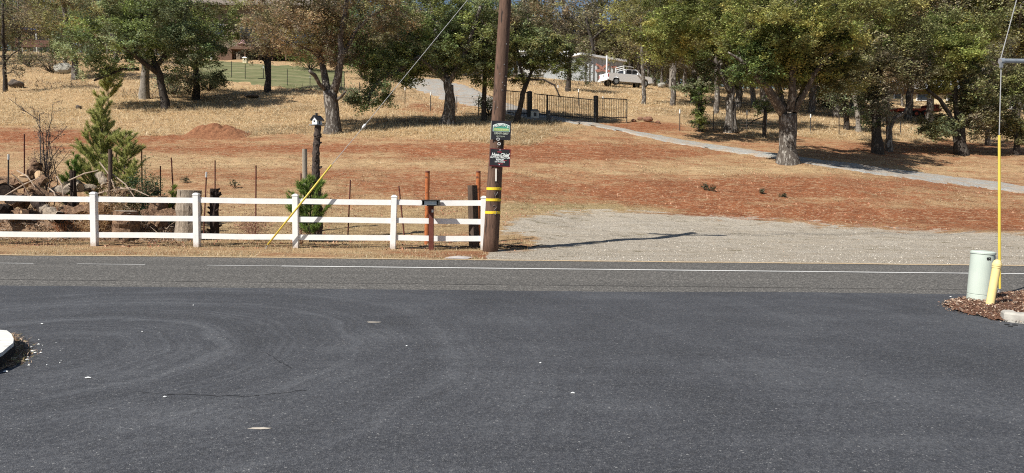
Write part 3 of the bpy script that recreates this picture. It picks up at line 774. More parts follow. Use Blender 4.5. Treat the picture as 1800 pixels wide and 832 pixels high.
# signs on the pole
def text(body, size, loc, parent, m_, name, sx=1.0, rot=None, shear=0, bold=.0):
    cu = bpy.data.curves.new('t', 'FONT'); cu.body = body; cu.size = size; cu.align_x = 'CENTER'; cu.align_y = 'CENTER'; cu.extrude = .001; cu.shear = shear; cu.offset = bold
    o = bpy.data.objects.new('t', cu); COL.objects.link(o); bpy.context.view_layer.update()
    me_ = bpy.data.meshes.new_from_object(o.evaluated_get(bpy.context.evaluated_depsgraph_get()))
    bpy.data.objects.remove(o)
    Rm = (rot or Matrix.Identity(3)) @ Matrix.Rotation(math.radians(90), 3, 'X')
    for v_ in me_.vertices: v_.co = Rm @ Vector((v_.co.x * sx, v_.co.y, v_.co.z)) + Vector(loc)
    me_.materials.clear(); me_.materials.append(m_)
    me_.name = name
    return me_
def emb(parent, me_, name):
    o = bpy.data.objects.new(name, me_); COL.objects.link(o); o.parent = parent; return o
SIGNB = rough_mat('black_sign_plastic', (.012, .012, .016), (.03, .028, .032), 4, .4, 0, spec=.4)
def signpos(u, v, d): return P(u, v, d)
sy = PD - prad(3.5) - .03
c1_ = signpos(881, 229.5, sy); s_ = sy / F
s1 = thing('sign', c1_, 'upper sign on the wooden pole, black with a green arched panel', 'sign', None)
R1 = Matrix.Rotation(math.radians(2.0), 3, 'Y')
mb = MB(); mb.box(c1_, (34 * s_, .008, 33 * s_), R1); mb.build('board', SIGNB, s1, bevel=.002)
def archpanel(y0, y1, x0, x1, rise, n=16):
    a = [(x0, y0)] + [(x1, y0)] + [(x1 + (x0 - x1) * k / n, y1 + rise * (1 - (2 * k / n - 1) ** 2)) for k in range(n + 1)]
    return a
def plate(parent, prof, c, off, m_, name, R):
    mb = MB(); mb.extrude([(p[0], p[1]) for p in prof], c + Vector((0, off, 0)), R @ X_, R @ Z_, Vector((0, .002, 0))); return mb.build(name, m_, parent)
plate(s1, archpanel(-.03, .115, -.20, .205, .055), c1_, -.0075, rough_mat('sign_white', (.7, .74, .72), (.75, .8, .78), 8, .5, 0), 'arch_border', R1)
plate(s1, archpanel(-.022, .108, -.19, .195, .052), c1_, -.0105, rough_mat('sign_green', (.05, .26, .19), (.10, .36, .26), 5, .5, 0), 'arch_panel', R1)
plate(s1, [(-.18, -.012), (.185, -.012), (.175, .045), (-.17, .045)], c1_, -.0135, rough_mat('sign_lime', (.34, .42, .12), (.50, .60, .22), 7, .5, 0), 'lime_band', R1)
LET = rough_mat('letter_white', (.78, .8, .78), (.8, .82, .8), 8, .5, 0)
LETG = rough_mat('letter_grey', (.38, .42, .34), (.45, .48, .4), 8, .5, 0)
word = "MIZERDA'S"
mb_me = None
for k, ch in enumerate(word):
    t = (k - (len(word) - 1) / 2) / ((len(word) - 1) / 2); x = t * .155; z = .098 + .040 * (1 - t * t)
    me_ = text(ch, .085, R1 @ Vector((x, -.0165, z - .008)), s1, LET, 'lettering', 1.0, R1 @ Matrix.Rotation(math.radians(14 * t), 3, 'Y'), bold=.002); emb(s1, me_, 'letter')
emb(s1, text('LAWN & GARDEN', .045, R1 @ Vector((0, -.0165, .017)), s1, rough_mat('sign_pale', (.65, .75, .45), (.7, .8, .5), 5, .5, 0), 'lettering', .95, R1), 'lettering')
emb(s1, text('530-91-0007', .066, R1 @ Vector((0, -.008, -.075)), s1, LETG, 'lettering', 1.0, R1, .25, .002), 'lettering')
emb(s1, text('LIC 720184', .042, R1 @ Vector((-.01, -.008, -.145)), s1, LETG, 'lettering', 1.0, R1, 0, .001), 'lettering')
MB().box(c1_ + Vector((-18.0 * s_, -.002, 0)), (.014, .014, 32 * s_), R1).build('edge_strip', LETG, s1)
c2_ = signpos(879, 277.5, sy)
s2 = thing('sign', c2_, 'lower sign on the wooden pole, black and dark red with white repair lettering', 'sign')
R2 = Matrix.Rotation(math.radians(2.5), 3, 'Y')
MB().box(c2_, (36 * s_, .008, 31 * s_), R2).build('board', rough_mat('sign_maroon', (.16, .02, .03), (.09, .012, .02), 4, .45, 0), s2, bevel=.002)
MB().box(c2_ + Vector((-.01, -.006, .005)), (33 * s_, .004, 28 * s_), R2).build('panel', SIGNB, s2)
LETR = rough_mat('letter_red', (.5, .05, .08), (.55, .08, .1), 8, .5, 0)
emb(s2, text('Hoo-Chief', .105, R2 @ Vector((0, -.0105, .068)), s2, LET, 'lettering', .92, R2, .25, .003), 'lettering')
emb(s2, text('AUTO & TRACTOR', .062, R2 @ Vector((.0, -.0105, .005)), s2, LET, 'lettering', .88, R2, 0, .002), 'lettering')
emb(s2, text('REPAIR', .060, R2 @ Vector((0, -.0105, -.05)), s2, LET, 'lettering', 1.0, R2, 0, .002), 'lettering')
emb(s2, text('530 914 0070', .044, R2 @ Vector((0, -.0105, -.10)), s2, LET, 'lettering', 1.0, R2, 0, .001), 'lettering')
for o_, z_ in (((-.02, -.0105, .135), (.10, .003, .014)), ((.12, -.0105, -.062), (.10, .003, .006)), ((.02, -.0105, -.145), (.12, .003, .01))): MB().box(c2_ + R2 @ Vector(o_), z_, R2).build('red_flourish', LETR, s2)
for z in (.185, -.165):
    mb = MB(); mb.lathe([(.012, -.002), (.012, .002)], c2_ + R2 @ Vector((-.01, -.011, z)), 12, Matrix.Rotation(math.radians(90), 3, 'X')); mb.build('screw', LET, s2)

# mailbox on its dark red post in front of the fence
mbp = P(758, 440, FY - .21); mbp.z = gz(mbp.x, mbp.y); MX = mbp.x; MY = mbp.y; s_ = MY / F
mx = thing('mailbox', mbp, 'flat black metal mailbox on a dark red steel post in front of the white fence', 'mailbox')
MB().box((MX, MY, .54), (.12, .07, 1.16)).build('post', RUSTD, mx, bevel=.004)
zt = P(758, 352, MY).z
mb = MB(); mb.box((MX, MY - .05, zt), (.44, .40, .018)); mb.box((MX, MY - .05, zt - .115), (.44, .40, .014))
mb.box((MX - .19, MY - .04, zt - .058), (.02, .36, .10)); mb.box((MX + .19, MY - .04, zt - .058), (.02, .36, .10)); mb.box((MX, MY + .12, zt - .058), (.36, .02, .10)); mb.build('box', BLACKM, mx)
MB().box((MX, MY - .19, zt - .062), (.30, .012, .085)).build('door', GALV, mx, bevel=.004)
MB().box((MX, MY - .02, zt - .135), (.20, .10, .02)).build('bracket', BLACKM, mx)
MB().box((MX + .035, MY - .045, P(758, 371, MY).z), (.045, .008, .07)).build('tag', LET, mx, bevel=.002)

def bar(u0, v0, u1, v1, d=None, sink=.1):
    b0 = ground(u0, v0); 
    if d is not None: b0 = P(u0, v0, d); b0.z = gz(b0.x, b0.y)
    t = P(u1, v1, b0.y); return b0 - Vector((0, 0, sink)), t
def rect_post(name, uv, wpx, m_, label, cat, group=None, round_=True, d=None, topcap=None):
    a, t = bar(*uv, d=d); r = wpx * a.y / F / 2
    o = thing(name, a + Vector((0, 0, .1)), label, cat, group)
    mb = MB(); mb.tube([a, a.lerp(t, .5), t], [r * 1.05, r, r * .97], 14 if round_ else 4, .03, sq=not round_); mb.build('shaft', m_, o, smooth_=False)
    if topcap: MB().tube([t, t + Vector((0, 0, .035))], [r * 1.12, r * .9], 14).build('cap', topcap, o)
    return o
rect_post('steel_post', (750, 415, 751.5, 303), 8, RUST, 'rusty orange pipe post standing behind the mailbox', 'post', 'rusty orange pipe posts', topcap=RUSTD, d=18.6)
rect_post('steel_post', (840, 416, 841, 303), 8, RUST, 'rusty orange pipe post beside the utility pole, behind the brown wooden post', 'post', 'rusty orange pipe posts', topcap=RUSTD, d=18.9)
rect_post('wooden_post', (834, 435, 830.5, 326), 18, WOOD_D, 'thick dark brown wooden post just behind the last fence bay, left of the pole', 'post', d=18.0, round_=False)
rect_post('wooden_post', (537, 400, 535.5, 262), 8.5, WOOD_G, 'slim weathered grey wooden post left of the birdhouse trunk', 'post', d=20.4)
rect_post('wooden_post', (193, 392, 194, 263), 7, WOOD_D, 'dark wooden post rising out of the log pile beside the young pine', 'post', d=19.0)

# wire mesh fence on steel T-posts behind the white one
wf_y = 19.6
wposts = [(14, 395, 15, 272, 1), (40, 330, 43, 236, 0), (190, 380, 190, 300, 0), (227, 345, 229, 296, 0), (249, 338, 249, 262, 0), (281, 345, 282, 292, 0), (307, 350, 301, 277, 0), (357, 395, 363, 303, 1), (377, 355, 378, 282, 0), (449, 395, 450, 291, 0), (529, 390, 529, 305, 0), (611, 400, 616, 316, 0), (712, 410, 701, 327, 0)]
pw = P(450, 400, wf_y)
wfn = thing('wire_fence', (pw.x, wf_y, gz(pw.x, wf_y)), 'rusty wire mesh fence on thin steel stakes behind the white rail fence', 'fence')
for (a0, a1, b0, b1, wt) in wposts:
    d = wf_y + (rnd.random() - .5) * .3 + (1.4 if a1 < 360 else 0)
    a = P(a0, a1, d); a.z = gz(a.x, d) - .1; t = P(b0, b1, d)
    mb = MB(); ax = (t - a); mb.tube([a, t], .020, 4, sq=True); mb.tube([a + Vector((0, -.015, 0)), t + Vector((0, -.015, 0))], .012, 4)
    po = mb.build('stake', RUSTD if not (a0 == 14) else BLACKM, wfn)
    if wt: MB().tube([t - ax.normalized() * .14, t + ax.normalized() * .01], .026, 6).build('white_tip', LET, po)
mb = MB(); x0, x1 = P(-200, 400, wf_y).x, P(834, 400, wf_y).x
for k in range(9):
    h = .08 + k * .14; pts = []
    for t in np.linspace(x0, x1, 40): pts.append((t, wf_y, gz(t, wf_y) + h + .03 * math.sin(t * 2.1)))
    mb.tube(pts, .0022, 3, caps=False)
x = x0
while x < x1:
    z = gz(x, wf_y); mb.tube([(x, wf_y, z), (x + .01, wf_y, z + 1.2)], .0018, 3, caps=False); x += .15
mb.build('wire_mesh', RUSTW, wfn)

# birdhouse on a knotty trunk
a, t = bar(556, 416, 557.5, 221, d=18.9)
lp = thing('log_post', a + Vector((0, 0, .1)), 'knotty dark peeled trunk set upright as a post carrying the birdhouse', 'post')
mb = MB(); n_ = 40; pts = []; rr_ = []
for k in range(n_):
    f = k / (n_ - 1); pts.append(a.lerp(t, f) + Vector((.03 * math.sin(f * 7), 0, 0))); rr_.append((.135 - .055 * f) * (1 + .20 * (rnd.random() - .5)) * (1.12 if k % 6 == 0 else 1))
mb.tube(pts, rr_, 12, .22)
for k in range(26):
    f = rnd.random() * .95; c = a.lerp(t, f); an = rnd.random() * 6.28; d_ = Vector((math.cos(an), math.sin(an), .35)); mb.tube([c, c + d_ * (.15 - .03 * f)], [.035, .018], 6)
mb.build('shaft', rough_mat('knotty_bark', (.035, .025, .02), (.13, .10, .085), 12, .95, .9, (2, 2, 1), .03), lp)
BH = t + Vector((0, 0, .0)); s_ = BH.y / F
bh = thing('birdhouse', BH, 'small white birdhouse with a black gable roof on top of the knotty trunk', 'birdhouse')
RZ = Matrix.Rotation(math.radians(-32), 3, 'Z')
mb = MB(); mb.box(BH + Vector((0, 0, .012)), (.30, .30, .022), RZ); mb.build('base', GREYM, bh)
mb = MB(); wv = .085; mb.extrude([(-wv, 0), (wv, 0), (wv, .13), (0, .22), (-wv, .13)], BH + RZ @ Vector((0, -.095, .024)), RZ @ X_, Z_, RZ @ Vector((0, .19, 0))); bw = mb.build('walls', LET, bh)
MB().lathe([(.026, 0), (.026, .006)], BH + RZ @ Vector((0, -.099, .11)), 16, RZ @ Matrix.Rotation(math.radians(90), 3, 'X')).build('entry_hole', BLACKM, bw)
MB().box(BH + RZ @ Vector((.0875, 0, .08)), (.004, .06, .08), RZ).build('window', BLACKM, bw)
mb = MB()
for sg in (-1, 1):
    Rr = RZ @ Matrix.Rotation(sg * math.radians(45), 3, 'Y'); mb.box(BH + RZ @ Vector((sg * .062, 0, .196)), (.185, .27, .016), Rr)
mb.build('roof', BLACKM, bh); MB().box(BH + RZ @ Vector((0, -.02, .29)), (.04, .05, .07), RZ).build('chimney', BLACKM, bh)

# ---------------------------------------------------------------- right: pedestal, bollard, guarded guy, mulch bed, kerbs
BK = Vector((0, 0, .03))
pd = ground(1719.5, 532); PDY = pd.y; s_ = PDY / F
ped = thing('utility_pedestal', pd, 'pale green round utility pedestal with a torn black sticker, in the bark bed', 'utility pedestal')
PG = rough_mat('pale_green_plastic', (.47, .54, .48), (.54, .60, .54), 2.5, .5, .05, spec=.4, spots=((.42, .48, .42), 6, .68))
H = 91 * s_; r_ = 18.6 * s_
tilt = Matrix.Rotation(math.radians(2.2), 3, 'Y')
MB().lathe([(r_ * .99, -.05), (r_ * .99, .12), (r_ * .95, .123)], pd, 40, tilt).build('base_sleeve', PG, ped, smooth_=False)
MB().lathe([(r_ * .955, .12), (r_ * .955, .13), (r_ * 1.0, .133), (r_ * 1.0, H - .035)], pd, 48, tilt).build('cover', PG, ped)
MB().lathe([(r_ * 1.02, H - .035), (r_ * 1.06, H - .03), (r_ * 1.06, H - .008), (r_ * .9, H + .006), (r_ * .3, H + .015)], pd, 48, tilt).build('cap', PG, ped)
mb = MB(); cst = tilt @ Vector((0, 0, H - .10))
for k in range(7):
    a_ = -1.62 + rnd.uniform(-.13, .10); z_ = cst.z + rnd.uniform(-.018, .022); q = pd + Vector((cst.x + math.cos(a_) * r_ * 1.01, math.sin(a_) * r_ * 1.01, z_))
    mb.box(q, (.026, .003, .018), Matrix.Rotation(a_ + math.pi / 2, 3, 'Z') @ Matrix.Rotation(rnd.uniform(-.8, .8), 3, 'Y'))
mb.build('torn_sticker', BLACKM, ped)
mb = MB()
for a_ in (-.62, -.5, -.38): mb.box(pd + Vector((cst.x + math.cos(a_) * (r_ + .003), math.sin(a_) * (r_ + .003), H - .17)), (.022, .003, .22), Matrix.Rotation(a_ + math.pi / 2, 3, 'Z'))
mb.build('label_sticker', rough_mat('sticker', (.6, .63, .68), (.5, .55, .6), 9, .4, 0), ped)
mb = MB(); a_ = -.5; mb.box(pd + Vector((cst.x + math.cos(a_) * (r_ + .006), math.sin(a_) * (r_ + .006), H - .15)), (.045, .003, .05), Matrix.Rotation(a_ + math.pi / 2, 3, 'Z')); mb.build('sticker_mark', BLACKM, ped)

a = ground(1739, 542); t = P(1753, 463, a.y + .02)
bo = thing('bollard', a, 'leaning cream yellow bollard with a domed cap and white foot beside the pedestal', 'bollard')
CREAM = rough_mat('cream_yellow_paint', (.78, .60, .25), (.84, .68, .34), 3, .5, .08, spots=((.30, .20, .08), 9, .72))
ax = (t - a); ax2 = ax.normalized(); rb = 6.6 * a.y / F
MB().tube([a - ax2 * .08, a + ax2 * .05], [rb, rb], 28).build('foot', LET, bo, smooth_=False)
MB().tube([a + ax2 * .05, t - ax2 * .035], [rb * 1.01, rb * 1.01], 32).build('sleeve', CREAM, bo)
MB().tube([t - ax2 * .04, t - ax2 * .01, t + ax2 * .0, t + ax2 * .03, t + ax2 * .045, t + ax2 * .052], [rb * 1.16, rb * 1.18, rb * 1.05, rb * .9, rb * .55, rb * .1], 32).build('cap', CREAM, bo, smooth_=False)
MB().tube([t - ax2 * .065, t - ax2 * .05], [rb * 1.12, rb * 1.12], 32).build('ring', CREAM, bo)
# scuffs
a = ground(1757, 519); GY = a.y
t1 = P(1756.5, 238, GY); t2 = P(1760, 112, GY); t3 = P(1795, -30, GY - .1)
gu = thing('guy_wire', a, 'upright guy wire in a tall yellow guard behind the bollard, with grey strut', 'guy wire')
MB().tube([a + Vector((-.03, 0, -.05)), a + Vector((0, 0, .18)), t1, t2], [.007] * 4, 6).build('wire', WIRE, gu)
MB().tube([a + Vector((.0, 0, .10)), a.lerp(t1, .3), a.lerp(t1, .65), t1], [.016, .021, .020, .018], 12).build('guard', YEL, gu)
MB().tube([a + Vector((-.045, .02, .08)), a + Vector((-.02, .0, .45))], [.012, .014], 8).build('guard_tail', YEL, gu)
MB().tube([a + Vector((-.03 + .03 * math.cos(q), 0, .05 + .045 * math.sin(q))) for q in np.linspace(0, 6.2, 12)], .010, 6).build('anchor_eye', GREYM, gu)
MB().tube([a + Vector((-.03, 0, -.1)), a + Vector((-.03, 0, .04))], .012, 6).build('anchor_rod', GREYM, gu)
st_ = P(1759, 107, GY)
MB().tube([st_, P(1830, 108, GY), st_ + Vector((1.55, .02, -.02))], [.033, .033, .033], 16).build('strut', GALV, gu)
MB().tube([st_ + Vector((-.012, 0, -.01)), st_ + Vector((.05, 0, 0))], [.045, .042], 16).build('strut_cap', GALV, gu)
mb = MB(); mb.box(st_ + Vector((.005, -.01, -.06)), (.035, .04, .09)); mb.build('clamp', GREYM, gu)
MB().tube([st_ + Vector((0, 0, .03)), t3, t3 + (t3 - st_) * 1.6], [.0065] * 3, 6).build('upper_wire', WIRE, gu)
# pole that carries the strut, just past the right edge of the frame
p2 = Vector((st_.x + 1.7, GY + .02, 0)); up2 = thing('utility_pole', p2, 'wooden utility pole past the right edge of the view that holds the grey strut', 'utility pole')
MB().tube([p2 + Vector((0, 0, h)) for h in (-.2, 3, 6, 9)], [.17, .155, .14, .12], 24, .02).build('shaft', POLE, up2, smooth_=True)

# bark bed: mound plus real chips
BED = [(1655, 537), (1663, 531), (1690, 525), (1730, 519), (1800, 514), (1900, 509), (1980, 520), (1980, 600), (1900, 588), (1800, 571), (1752, 565), (1710, 556), (1675, 548)]
bw_ = [ground(u, v) for u, v in BED]
MULCH = rough_mat('bark_mulch', (.07, .035, .022), (.24, .12, .075), 30, .95, 1, dist=.02)
def inside(x, y, poly):
    c = False; j = len(poly) - 1
    for i in range(len(poly)):
        if ((poly[i].y > y) != (poly[j].y > y)) and (x < (poly[j].x - poly[i].x) * (y - poly[i].y) / (poly[j].y - poly[i].y) + poly[i].x): c = not c
        j = i
    return c
def edge_dist(x, y, poly):
    best = 9
    for i in range(len(poly)):
        a_, b_ = poly[i - 1], poly[i]; dx, dy = b_.x - a_.x, b_.y - a_.y; tt = max(0, min(1, ((x - a_.x) * dx + (y - a_.y) * dy) / (dx * dx + dy * dy + 1e-9)))
        best = min(best, math.hypot(x - a_.x - tt * dx, y - a_.y - tt * dy))
    return best
def mound_and_chips(name, cname, poly, hmax, nchip, m_, cols, res=.06, size=.022, asp=.35):
    xs_ = [p.x for p in poly]; ys_ = [p.y for p in poly]
    vid = {}; vs = []; fs = []
    nx_ = int((max(xs_) - min(xs_)) / res) + 2; ny_ = int((max(ys_) - min(ys_)) / res) + 2
    hf = lambda x, y: hmax * min(1, edge_dist(x, y, poly) / .25) ** .7 * (.8 + .4 * float(vnoise(x, y, .12, 71))) + .006
    for i in range(nx_):
        for j in range(ny_):
            x = min(xs_) + i * res; y = min(ys_) + j * res
            if inside(x, y, poly): vid[i, j] = len(vs); vs.append((x, y, hf(x, y)))
    for (i, j) in list(vid):
        if (i + 1, j) in vid and (i, j + 1) in vid and (i + 1, j + 1) in vid: fs.append((vid[i, j], vid[i + 1, j], vid[i + 1, j + 1], vid[i, j + 1]))
    tag(MB().add(vs, fs).build(name, m_, smooth_=True), kind='structure')
    pts = []
    while len(pts) < nchip:
        x = rnd.uniform(min(xs_) - .1, max(xs_) + .1); y = rnd.uniform(min(ys_) - .1, max(ys_) + .1); ins = inside(x, y, poly)
        if ins or (edge_dist(x, y, poly) < abs(rnd.gauss(0, .04))): pts.append((x, y, (hf(x, y) if ins else 0) + .008 + rnd.random() * .012))
    v_ = leaf_verts(np.array(pts), size, asp, .6); ca = np.array(cols); cc_ = ca[rng.integers(0, len(ca), nchip)] * (.7 + .6 * rng.random(nchip))[:, None]
    tag(link(cname, npmesh(cname, v_, 4, cc_, leaf_mat('clod', 0))), kind='stuff')
mound_and_chips('planting_bed', 'bark_chips', bw_, .05, 9000, MULCH, [(.26, .155, .10), (.16, .09, .06), (.40, .28, .19), (.10, .06, .045), (.5, .40, .31), (.22, .12, .08)], size=.034)
def kerb(name, uvs_near, depth, h, label, m_=CONC, far=None):
    """block kerb along its near bottom edge"""
    pts = [ground(u, v) for u, v in uvs_near]; mb = MB(); vs = []; n = len(pts)
    prof = [(0, -.03), (0, h - .03), (.012, h - .008), (.035, h), (depth - .03, h), (depth, h - .02), (depth, -.03)]
    for i, p in enumerate(pts):
        t_ = (pts[min(i + 1, n - 1)] - pts[max(i - 1, 0)]).normalized(); nn = Vector((-t_.y, t_.x, 0))
        for (a_, z_) in prof: vs.append(p + nn * a_ + Vector((0, 0, z_ + (rnd.random() - .5) * .008)))
    k = len(prof); fs = [(i * k + j, (i + 1) * k + j, (i + 1) * k + j + 1, i * k + j + 1) for i in range(n - 1) for j in range(k - 1)]
    fs += [tuple(range(k)), tuple((n - 1) * k + j for j in range(k - 1, -1, -1))]
    mb.add(vs, fs); return tag(mb.build(name, m_), label, 'kerb')
kerb('concrete_kerb', [(1758, 562), (1764, 565.5), (1780, 568), (1800, 570), (1830, 573), (1880, 579), (1940, 586)], .16, .125, 'rough grey concrete kerb block at the edge of the bark bed on the right')
mb = MB()
for (u, v, sx_, sy_) in ((1731, 553, .22, .05), (1722, 555, .10, .04), (1745, 551, .10, .05), (1712, 553, .06, .03)):
    q = ground(u, v); mb.box(q + Vector((0, 0, .02)), (sx_, sy_, .02), Matrix.Rotation(rnd.uniform(-.2, .2), 3, 'Z'))
tag(mb.build('concrete_rubble', CONC, bevel=.006), 'flat pale concrete fragments lying before the bollard on the bark bed edge', 'rubble')
mb = MB()
for (u, v) in ((1770, 572), (1776, 575), (1784, 573)):
    q = ground(u, v); mb.box(q + Vector((0, 0, .008)), (.05, .02, .012), Matrix.Rotation(rnd.uniform(-.6, .6), 3, 'Z'))
tag(mb.build('asphalt_crumbs', rough_mat('black_crumb', (.01, .01, .01), (.03, .03, .03), 9, .9, 0)), 'small black asphalt crumbs on the lot below the right kerb', 'rubble')
q0 = ground(1763, 533); q1 = ground(1800, 518)
tag(MB().tube([q0 + BK * 1.5, q0.lerp(q1, .5) + BK * 1.7, q1 + BK * 1.5, q1 + Vector((1, .7, .02))], .010, 6).build('dark_hose', BLACKM), 'thin dark hose lying across the bark bed behind the bollard', 'hose')

# left: white painted kerb nose with its side coloured black as shade, needles around it
tp = [(-60, 583), (0, 580), (12, 581), (20, 587), (24, 596), (23, 603), (14, 610), (4, 619), (-25, 632), (-60, 640)]
NH = .135
def atz(u, v, z):
    r = ray(u, v); k = (z - CAMZ) / r.z; return Vector((r.x * k, r.y * k, z))
top = [atz(u, v, NH) for u, v in tp]
n = len(top); cen = sum(top, Vector()) / n
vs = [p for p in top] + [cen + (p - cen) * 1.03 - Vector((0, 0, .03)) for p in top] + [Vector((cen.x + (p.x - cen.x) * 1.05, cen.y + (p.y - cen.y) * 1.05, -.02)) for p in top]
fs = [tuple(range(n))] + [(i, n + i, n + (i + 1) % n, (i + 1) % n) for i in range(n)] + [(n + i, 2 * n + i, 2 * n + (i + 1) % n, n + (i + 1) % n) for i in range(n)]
kn = thing('kerb_nose', Vector((cen.x, cen.y, 0)), 'white painted rounded kerb end at the left edge with its shaded side coloured black', 'kerb')
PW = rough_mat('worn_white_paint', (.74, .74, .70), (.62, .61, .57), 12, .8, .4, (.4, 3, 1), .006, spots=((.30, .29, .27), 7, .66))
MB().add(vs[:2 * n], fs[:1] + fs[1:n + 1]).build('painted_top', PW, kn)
MB().add(vs[n:], [tuple(x - n for x in f) for f in fs[n + 1:]]).build('shaded_side', rough_mat('side_shade_black', (.012, .012, .013), (.04, .038, .036), 7, .9, .8, dist=.02), kn)
ned = [ground(u, v) for u, v in ((-60, 590), (0, 588), (25, 590), (38, 600), (50, 616), (53, 625), (44, 636), (20, 646), (0, 651), (-60, 660))]
mound_and_chips('needle_bed', 'pine_needles', ned, .008, 2600, rough_mat('needle_litter', (.12, .08, .05), (.28, .19, .12), 40, .95, .8, dist=.01), [(.50, .32, .20), (.62, .46, .32), (.34, .2, .12), (.22, .22, .08)], size=.055, asp=.07, res=.04)
# white flecks on the lot
mb = MB()
for (u, v, r) in ((68, 607, .02), (62, 622, .018), (72, 622, .014), (48, 634, .022), (57, 619, .03), (49, 630, .015), (51, 644, .016), (74, 571, .02), (155, 666, .032), (10, 655, .03), (1671, 523, .02), (1007, 693, .022), (340, 538, .012), (950, 640, .012), (715, 610, .012), (290, 700, .016), (250, 585, .01)) + tuple((rnd.uniform(30, 110), rnd.uniform(595, 650), rnd.uniform(.004, .008)) for _ in range(10)):
    q = ground(u, v); k = rnd.random() * 3; mb.add([q + Vector((math.cos(k + t_) * r, math.sin(k + t_) * r * .6, .010)) for t_ in (0, 1.5, 3, 4.6)] + [q + Vector((0, 0, .018))], [(0, 1, 4), (1, 2, 4), (2, 3, 4), (3, 0, 4)])
tag(mb.build('white_pebbles', LET), kind='stuff')
for (u, v, l_, w_, lab) in ((457, 755, .17, .022, 'nearer of two pale chalky scuffs on the asphalt lot'), (657, 567.5, .19, .03, 'farther of two pale chalky scuffs on the asphalt lot')):
    q = ground(u, v); mb = MB(); n = 14
    mb.add([q + Vector((math.cos(k * 2 * math.pi / n) * l_ / 2 * rnd.uniform(.7, 1.1), math.sin(k * 2 * math.pi / n) * w_ * rnd.uniform(.6, 1.1), .0075)) for k in range(n)], [tuple(range(n))])
    tag(mb.build('scuff_mark', rough_mat('chalk_scuff', (.42, .38, .32), (.60, .54, .46), 30, .9, 0)), lab, 'scuff', kind='structure')
q = ground(805, 455); mb = MB(); mb.add([q + Vector(v_) for v_ in ((-.30, -.15, .02), (.22, -.18, .02), (.32, .10, .03), (.0, .16, .05), (-.2, .14, .03), (0, 0, .05))], [(0, 1, 5), (1, 2, 5), (2, 3, 5), (3, 4, 5), (4, 0, 5)])
tag(mb.build('paper_scrap', rough_mat('paper', (.40, .37, .35), (.52, .48, .46), 12, .8, .3)), 'crumpled pale paper scrap on the dirt left of the pole foot', 'litter')
for u, v, l_, an, lab in ((915, 437, .9, .1, 'dark twigs in place of a branch shadow at the wooden pole foot, right side'), (770, 438, 1.2, .05, 'dark branch litter under the last fence bay near the mailbox')):  # the twigs at the pole foot are added to stand for a branch shadow
    q = ground(u, v); mb = MB()
    for k in range(10):
        o_ = q + Vector((rnd.uniform(-l_, l_) * .5, rnd.uniform(-.2, .2), .03)); d_ = Vector((rnd.uniform(.3, .6), rnd.uniform(-.15, .15), rnd.uniform(-.02, .06))) * rnd.choice((-1, 1)); mb.tube([o_, o_ + d_ * .5 + Vector((0, 0, .03)), o_ + d_], [.016, .012, .004], 5, caps=False)
    tag(mb.build('branch_and_shadow_twigs', BARKD()), lab, 'branch')

# ================================================================ log pile, stumps, shrubs behind the fence
LOGB = rough_mat('log_bark', (.09, .05, .032), (.42, .27, .17), 14, .95, 1, (1, 1, 1), .05, spots=((.03, .02, .015), 9, .60))
LOGG = rough_mat('log_grey', (.20, .16, .12), (.50, .42, .33), 12, .95, .9, (3, 3, .6), .03, spots=((.08, .06, .045), 5, .62))
LOGC = rough_mat('cut_wood', (.42, .27, .15), (.60, .43, .27), 9, .9, .4)
CHAR = rough_mat('charred_wood', (.012, .009, .008), (.06, .04, .03), 7, .9, .8, dist=.03)
def log(u, v, d, L, r, yaw, pitch, m_, label, cut=LOGC, jag=.18, name='log', cat='log'):
    c = P(u, v, d); dr = Vector((math.cos(yaw) * math.cos(pitch), math.sin(yaw) * math.cos(pitch), math.sin(pitch)))
    g = gz(c.x, c.y)
    o = thing(name, (c.x, c.y, g), label, cat)
    n = 12; ph = rnd.random() * 6; jag = jag * 1.7
    pts = [c + dr * L * (k / n - .5) + Vector((0, 0, .04 * math.sin(k + ph))) for k in range(n + 1)]
    ns = rnd.choice((4, 5, 6)) if m_ is LOGB and L > .5 else 12; jg = .10 if ns < 8 else .22
    mb = MB(); mb.tube(pts, [r * rnd.uniform(.9, 1.08) for _ in pts], ns, jg, caps=False); mb.build('bark', m_, o)
    for s in (0, -1):
        e = pts[s]; sg = -1 if s == 0 else 1
        mb = MB(); mb.tube([e - dr * sg * .05, e + dr * sg * .004], [r * .93, r * .88], ns, .05); mb.build('cut_face', cut, o)
    return o
def stump(u0, v0, u1, v1, wpx, d, m_, label, topm=LOGC, jag=.2, name='stump', knots=0):
    a = P(u0, v0, d); a.z = gz(a.x, d) - .1; t = P(u1, v1, d); r = wpx * d / F / 2
    o = thing(name, a + Vector((0, 0, .1)), label, 'stump'); n = 8
    mb = MB(); mb.tube([a.lerp(t, k / n) for k in range(n + 1)], [r * (1.12 - .16 * k / n) * rnd.uniform(.93, 1.07) for k in range(n + 1)], 16, jag, caps=False)
    for k in range(knots):
        c = a.lerp(t, rnd.random()); an = rnd.random() * 6.28; mb.tube([c, c + Vector((math.cos(an), math.sin(an), .5)) * r * 1.7], [r * .5, r * .2], 7, .3)
    mb.build('trunk', m_, o); mb = MB(); mb.tube([t - (t - a).normalized() * .05, t + Vector((0, 0, .003))], [r * .93, r * .86], 16, .12); mb.build('cut_face', topm, o); return o
stump(329, 392, 333, 334, 40, 18.9, LOGG, 'broad upright grey stump section between the second and third fence posts', jag=.06)
stump(376, 392, 377, 332, 15, 19.1, CHAR, 'narrow gnarled black stump right of the broad grey one', CHAR, .4, knots=16)
stump(278, 392, 278, 345, 32, 19.4, LOGB, 'squat brown stump behind the top rail, left of the broad grey stump')
stump(220, 400, 222, 371, 42, 18.7, LOGB, 'low wide brown stump seen under the top rail right of the second fence post', topm=LOGG)
